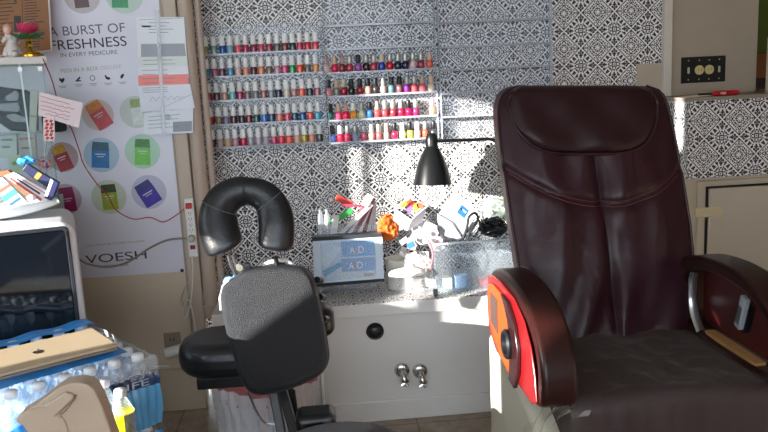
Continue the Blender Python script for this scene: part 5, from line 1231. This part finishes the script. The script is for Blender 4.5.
pd_ = blob(P(437, 243, y=3.22), .035, .05, .03, 43, .3, 12); o_ = obj('crumpled_tissue', pd_, C('#d8c2c8', .7)); tag(o_, 'pinkish crumpled tissue at the left end of the clear storage box', 'tissue')
# clear storage box and contents
sb = thing('storage_box', 'long clear plastic storage box on the ledge beside the maroon chair', 'storage box', (.62, 3.19, TOP))
a, b = P(434, 244, y=3.12), P(512, 276, y=3.12); x0_, x1_ = a.x, b.x+.06; zt2 = P(470, 242, y=3.12).z
gm = clear('storage_plastic', (.88, .94, .99), .93, .12, k=.12)
for nm, q_ in (('front_wall', (x0_, x1_, 3.12, 3.123, TOP+.002, zt2)), ('back_wall', (x0_, x1_, 3.287, 3.29, TOP+.002, zt2)), ('end_wall', (x0_, x0_+.003, 3.123, 3.287, TOP+.002, zt2)), ('end_wall', (x1_-.003, x1_, 3.123, 3.287, TOP+.002, zt2)), ('bottom', (x0_, x1_, 3.12, 3.29, TOP+.0005, TOP+.003))):
    obj(nm, bx(*q_), gm, sb, smooth=False)
obj('rim', ringprism(B(), [(x0_-.006, 3.113, zt2-.004), (x1_+.006, 3.113, zt2-.004), (x1_+.006, 3.297, zt2-.004), (x0_-.006, 3.297, zt2-.004)], [(x0_+.002, 3.122, zt2-.004), (x1_-.002, 3.122, zt2-.004), (x1_-.002, 3.288, zt2-.004), (x0_+.002, 3.288, zt2-.004)], (0, 0, .008)), clear('storage_rim', (.86, .93, 1), .35, .15), sb, smooth=False, bevel=.001)
for px_, w_, hz, hc, lab in ((447, .035, .05, '#c8d4b8', 'pale green packet inside the clear storage box'), (461, .06, .055, '#8fa6c4', 'grey blue box inside the clear storage box'), (484, .05, .030, '#e05068', 'bright pink red box low inside the clear storage box'), (503, .06, .05, '#9db4d8', 'pale blue packet inside the storage box by the maroon chair')):
    c = P(px_, 262, y=3.16); o_ = obj('small_box', bx(c.x-w_/2, c.x+w_/2, 3.145, 3.20, TOP+.0035, TOP+hz), C(hc), smooth=False, bevel=.003); tag(o_, lab, 'small box', 'boxes in the clear storage box')
slab('white_carton', 'white box with blue label leaning above the clear storage box', 'box', ((455, 193), (478, 211), (464, 236), (440, 215)), 3.24, .03, '#e6e6e8', None, ((.40, .72, .18, .52, '#2c6aa8'), (.45, .67, .28, .34, '#cfe0f0')))
slab('grey_carton', 'grey carton tilted under the white box with blue label', 'box', ((438, 214), (452, 222), (462, 238), (440, 243)), 3.23, .03, '#a3a3aa')
pl = thing('pliers', 'dark handled pliers standing in the storage box before the white carton', 'pliers', P(470, 225, y=3.19))
obj('handle', tube(B(), curve([P(*q_, y=3.19) for q_ in ((463, 238), (467, 227), (469, 217), (475, 213), (478, 219), (474, 226), (470, 232))], 5), .006, 8), C('#23262e', .4), pl)
obj('handle', tube(B(), curve([P(*q_, y=3.185) for q_ in ((467, 240), (472, 229), (478, 220), (480, 226), (475, 236))], 5), .005, 8), C('#2c3038', .4), pl)
obj('blade', tube(B(), [P(467, 234, y=3.19), P(463, 246, y=3.19)], [.006, .003], 8), M_chrome, pl)
# black mesh ball and a clear bag above
mbz = thing('black_mesh_tangle', 'tangle of black net and cord in the storage box beside the chair', 'net', P(492, 228, y=3.22))
rr = random.Random(12); c = P(493, 227, y=3.22)
for k_ in range(9):
    pts = []
    for j in range(9):
        v = Vector((rr.gauss(0, 1), rr.gauss(0, 1), rr.gauss(0, 1))).normalized(); pts.append(c+Vector((v.x*.062, v.y*.04, v.z*.042)))
    obj('net_strand', tube(B(), curve(pts, 4), .0045, 6), C('#1e2024', .4), mbz)
o_ = obj('plastic_bag', blob(P(497, 208, y=3.27), .07, .04, .045, 77, .2, 10), clear('greenish_film', (.84, .93, .86), .70, .12, .9, 25)); tag(o_, 'greenish clear plastic bag above the black net beside the chair', 'bag')
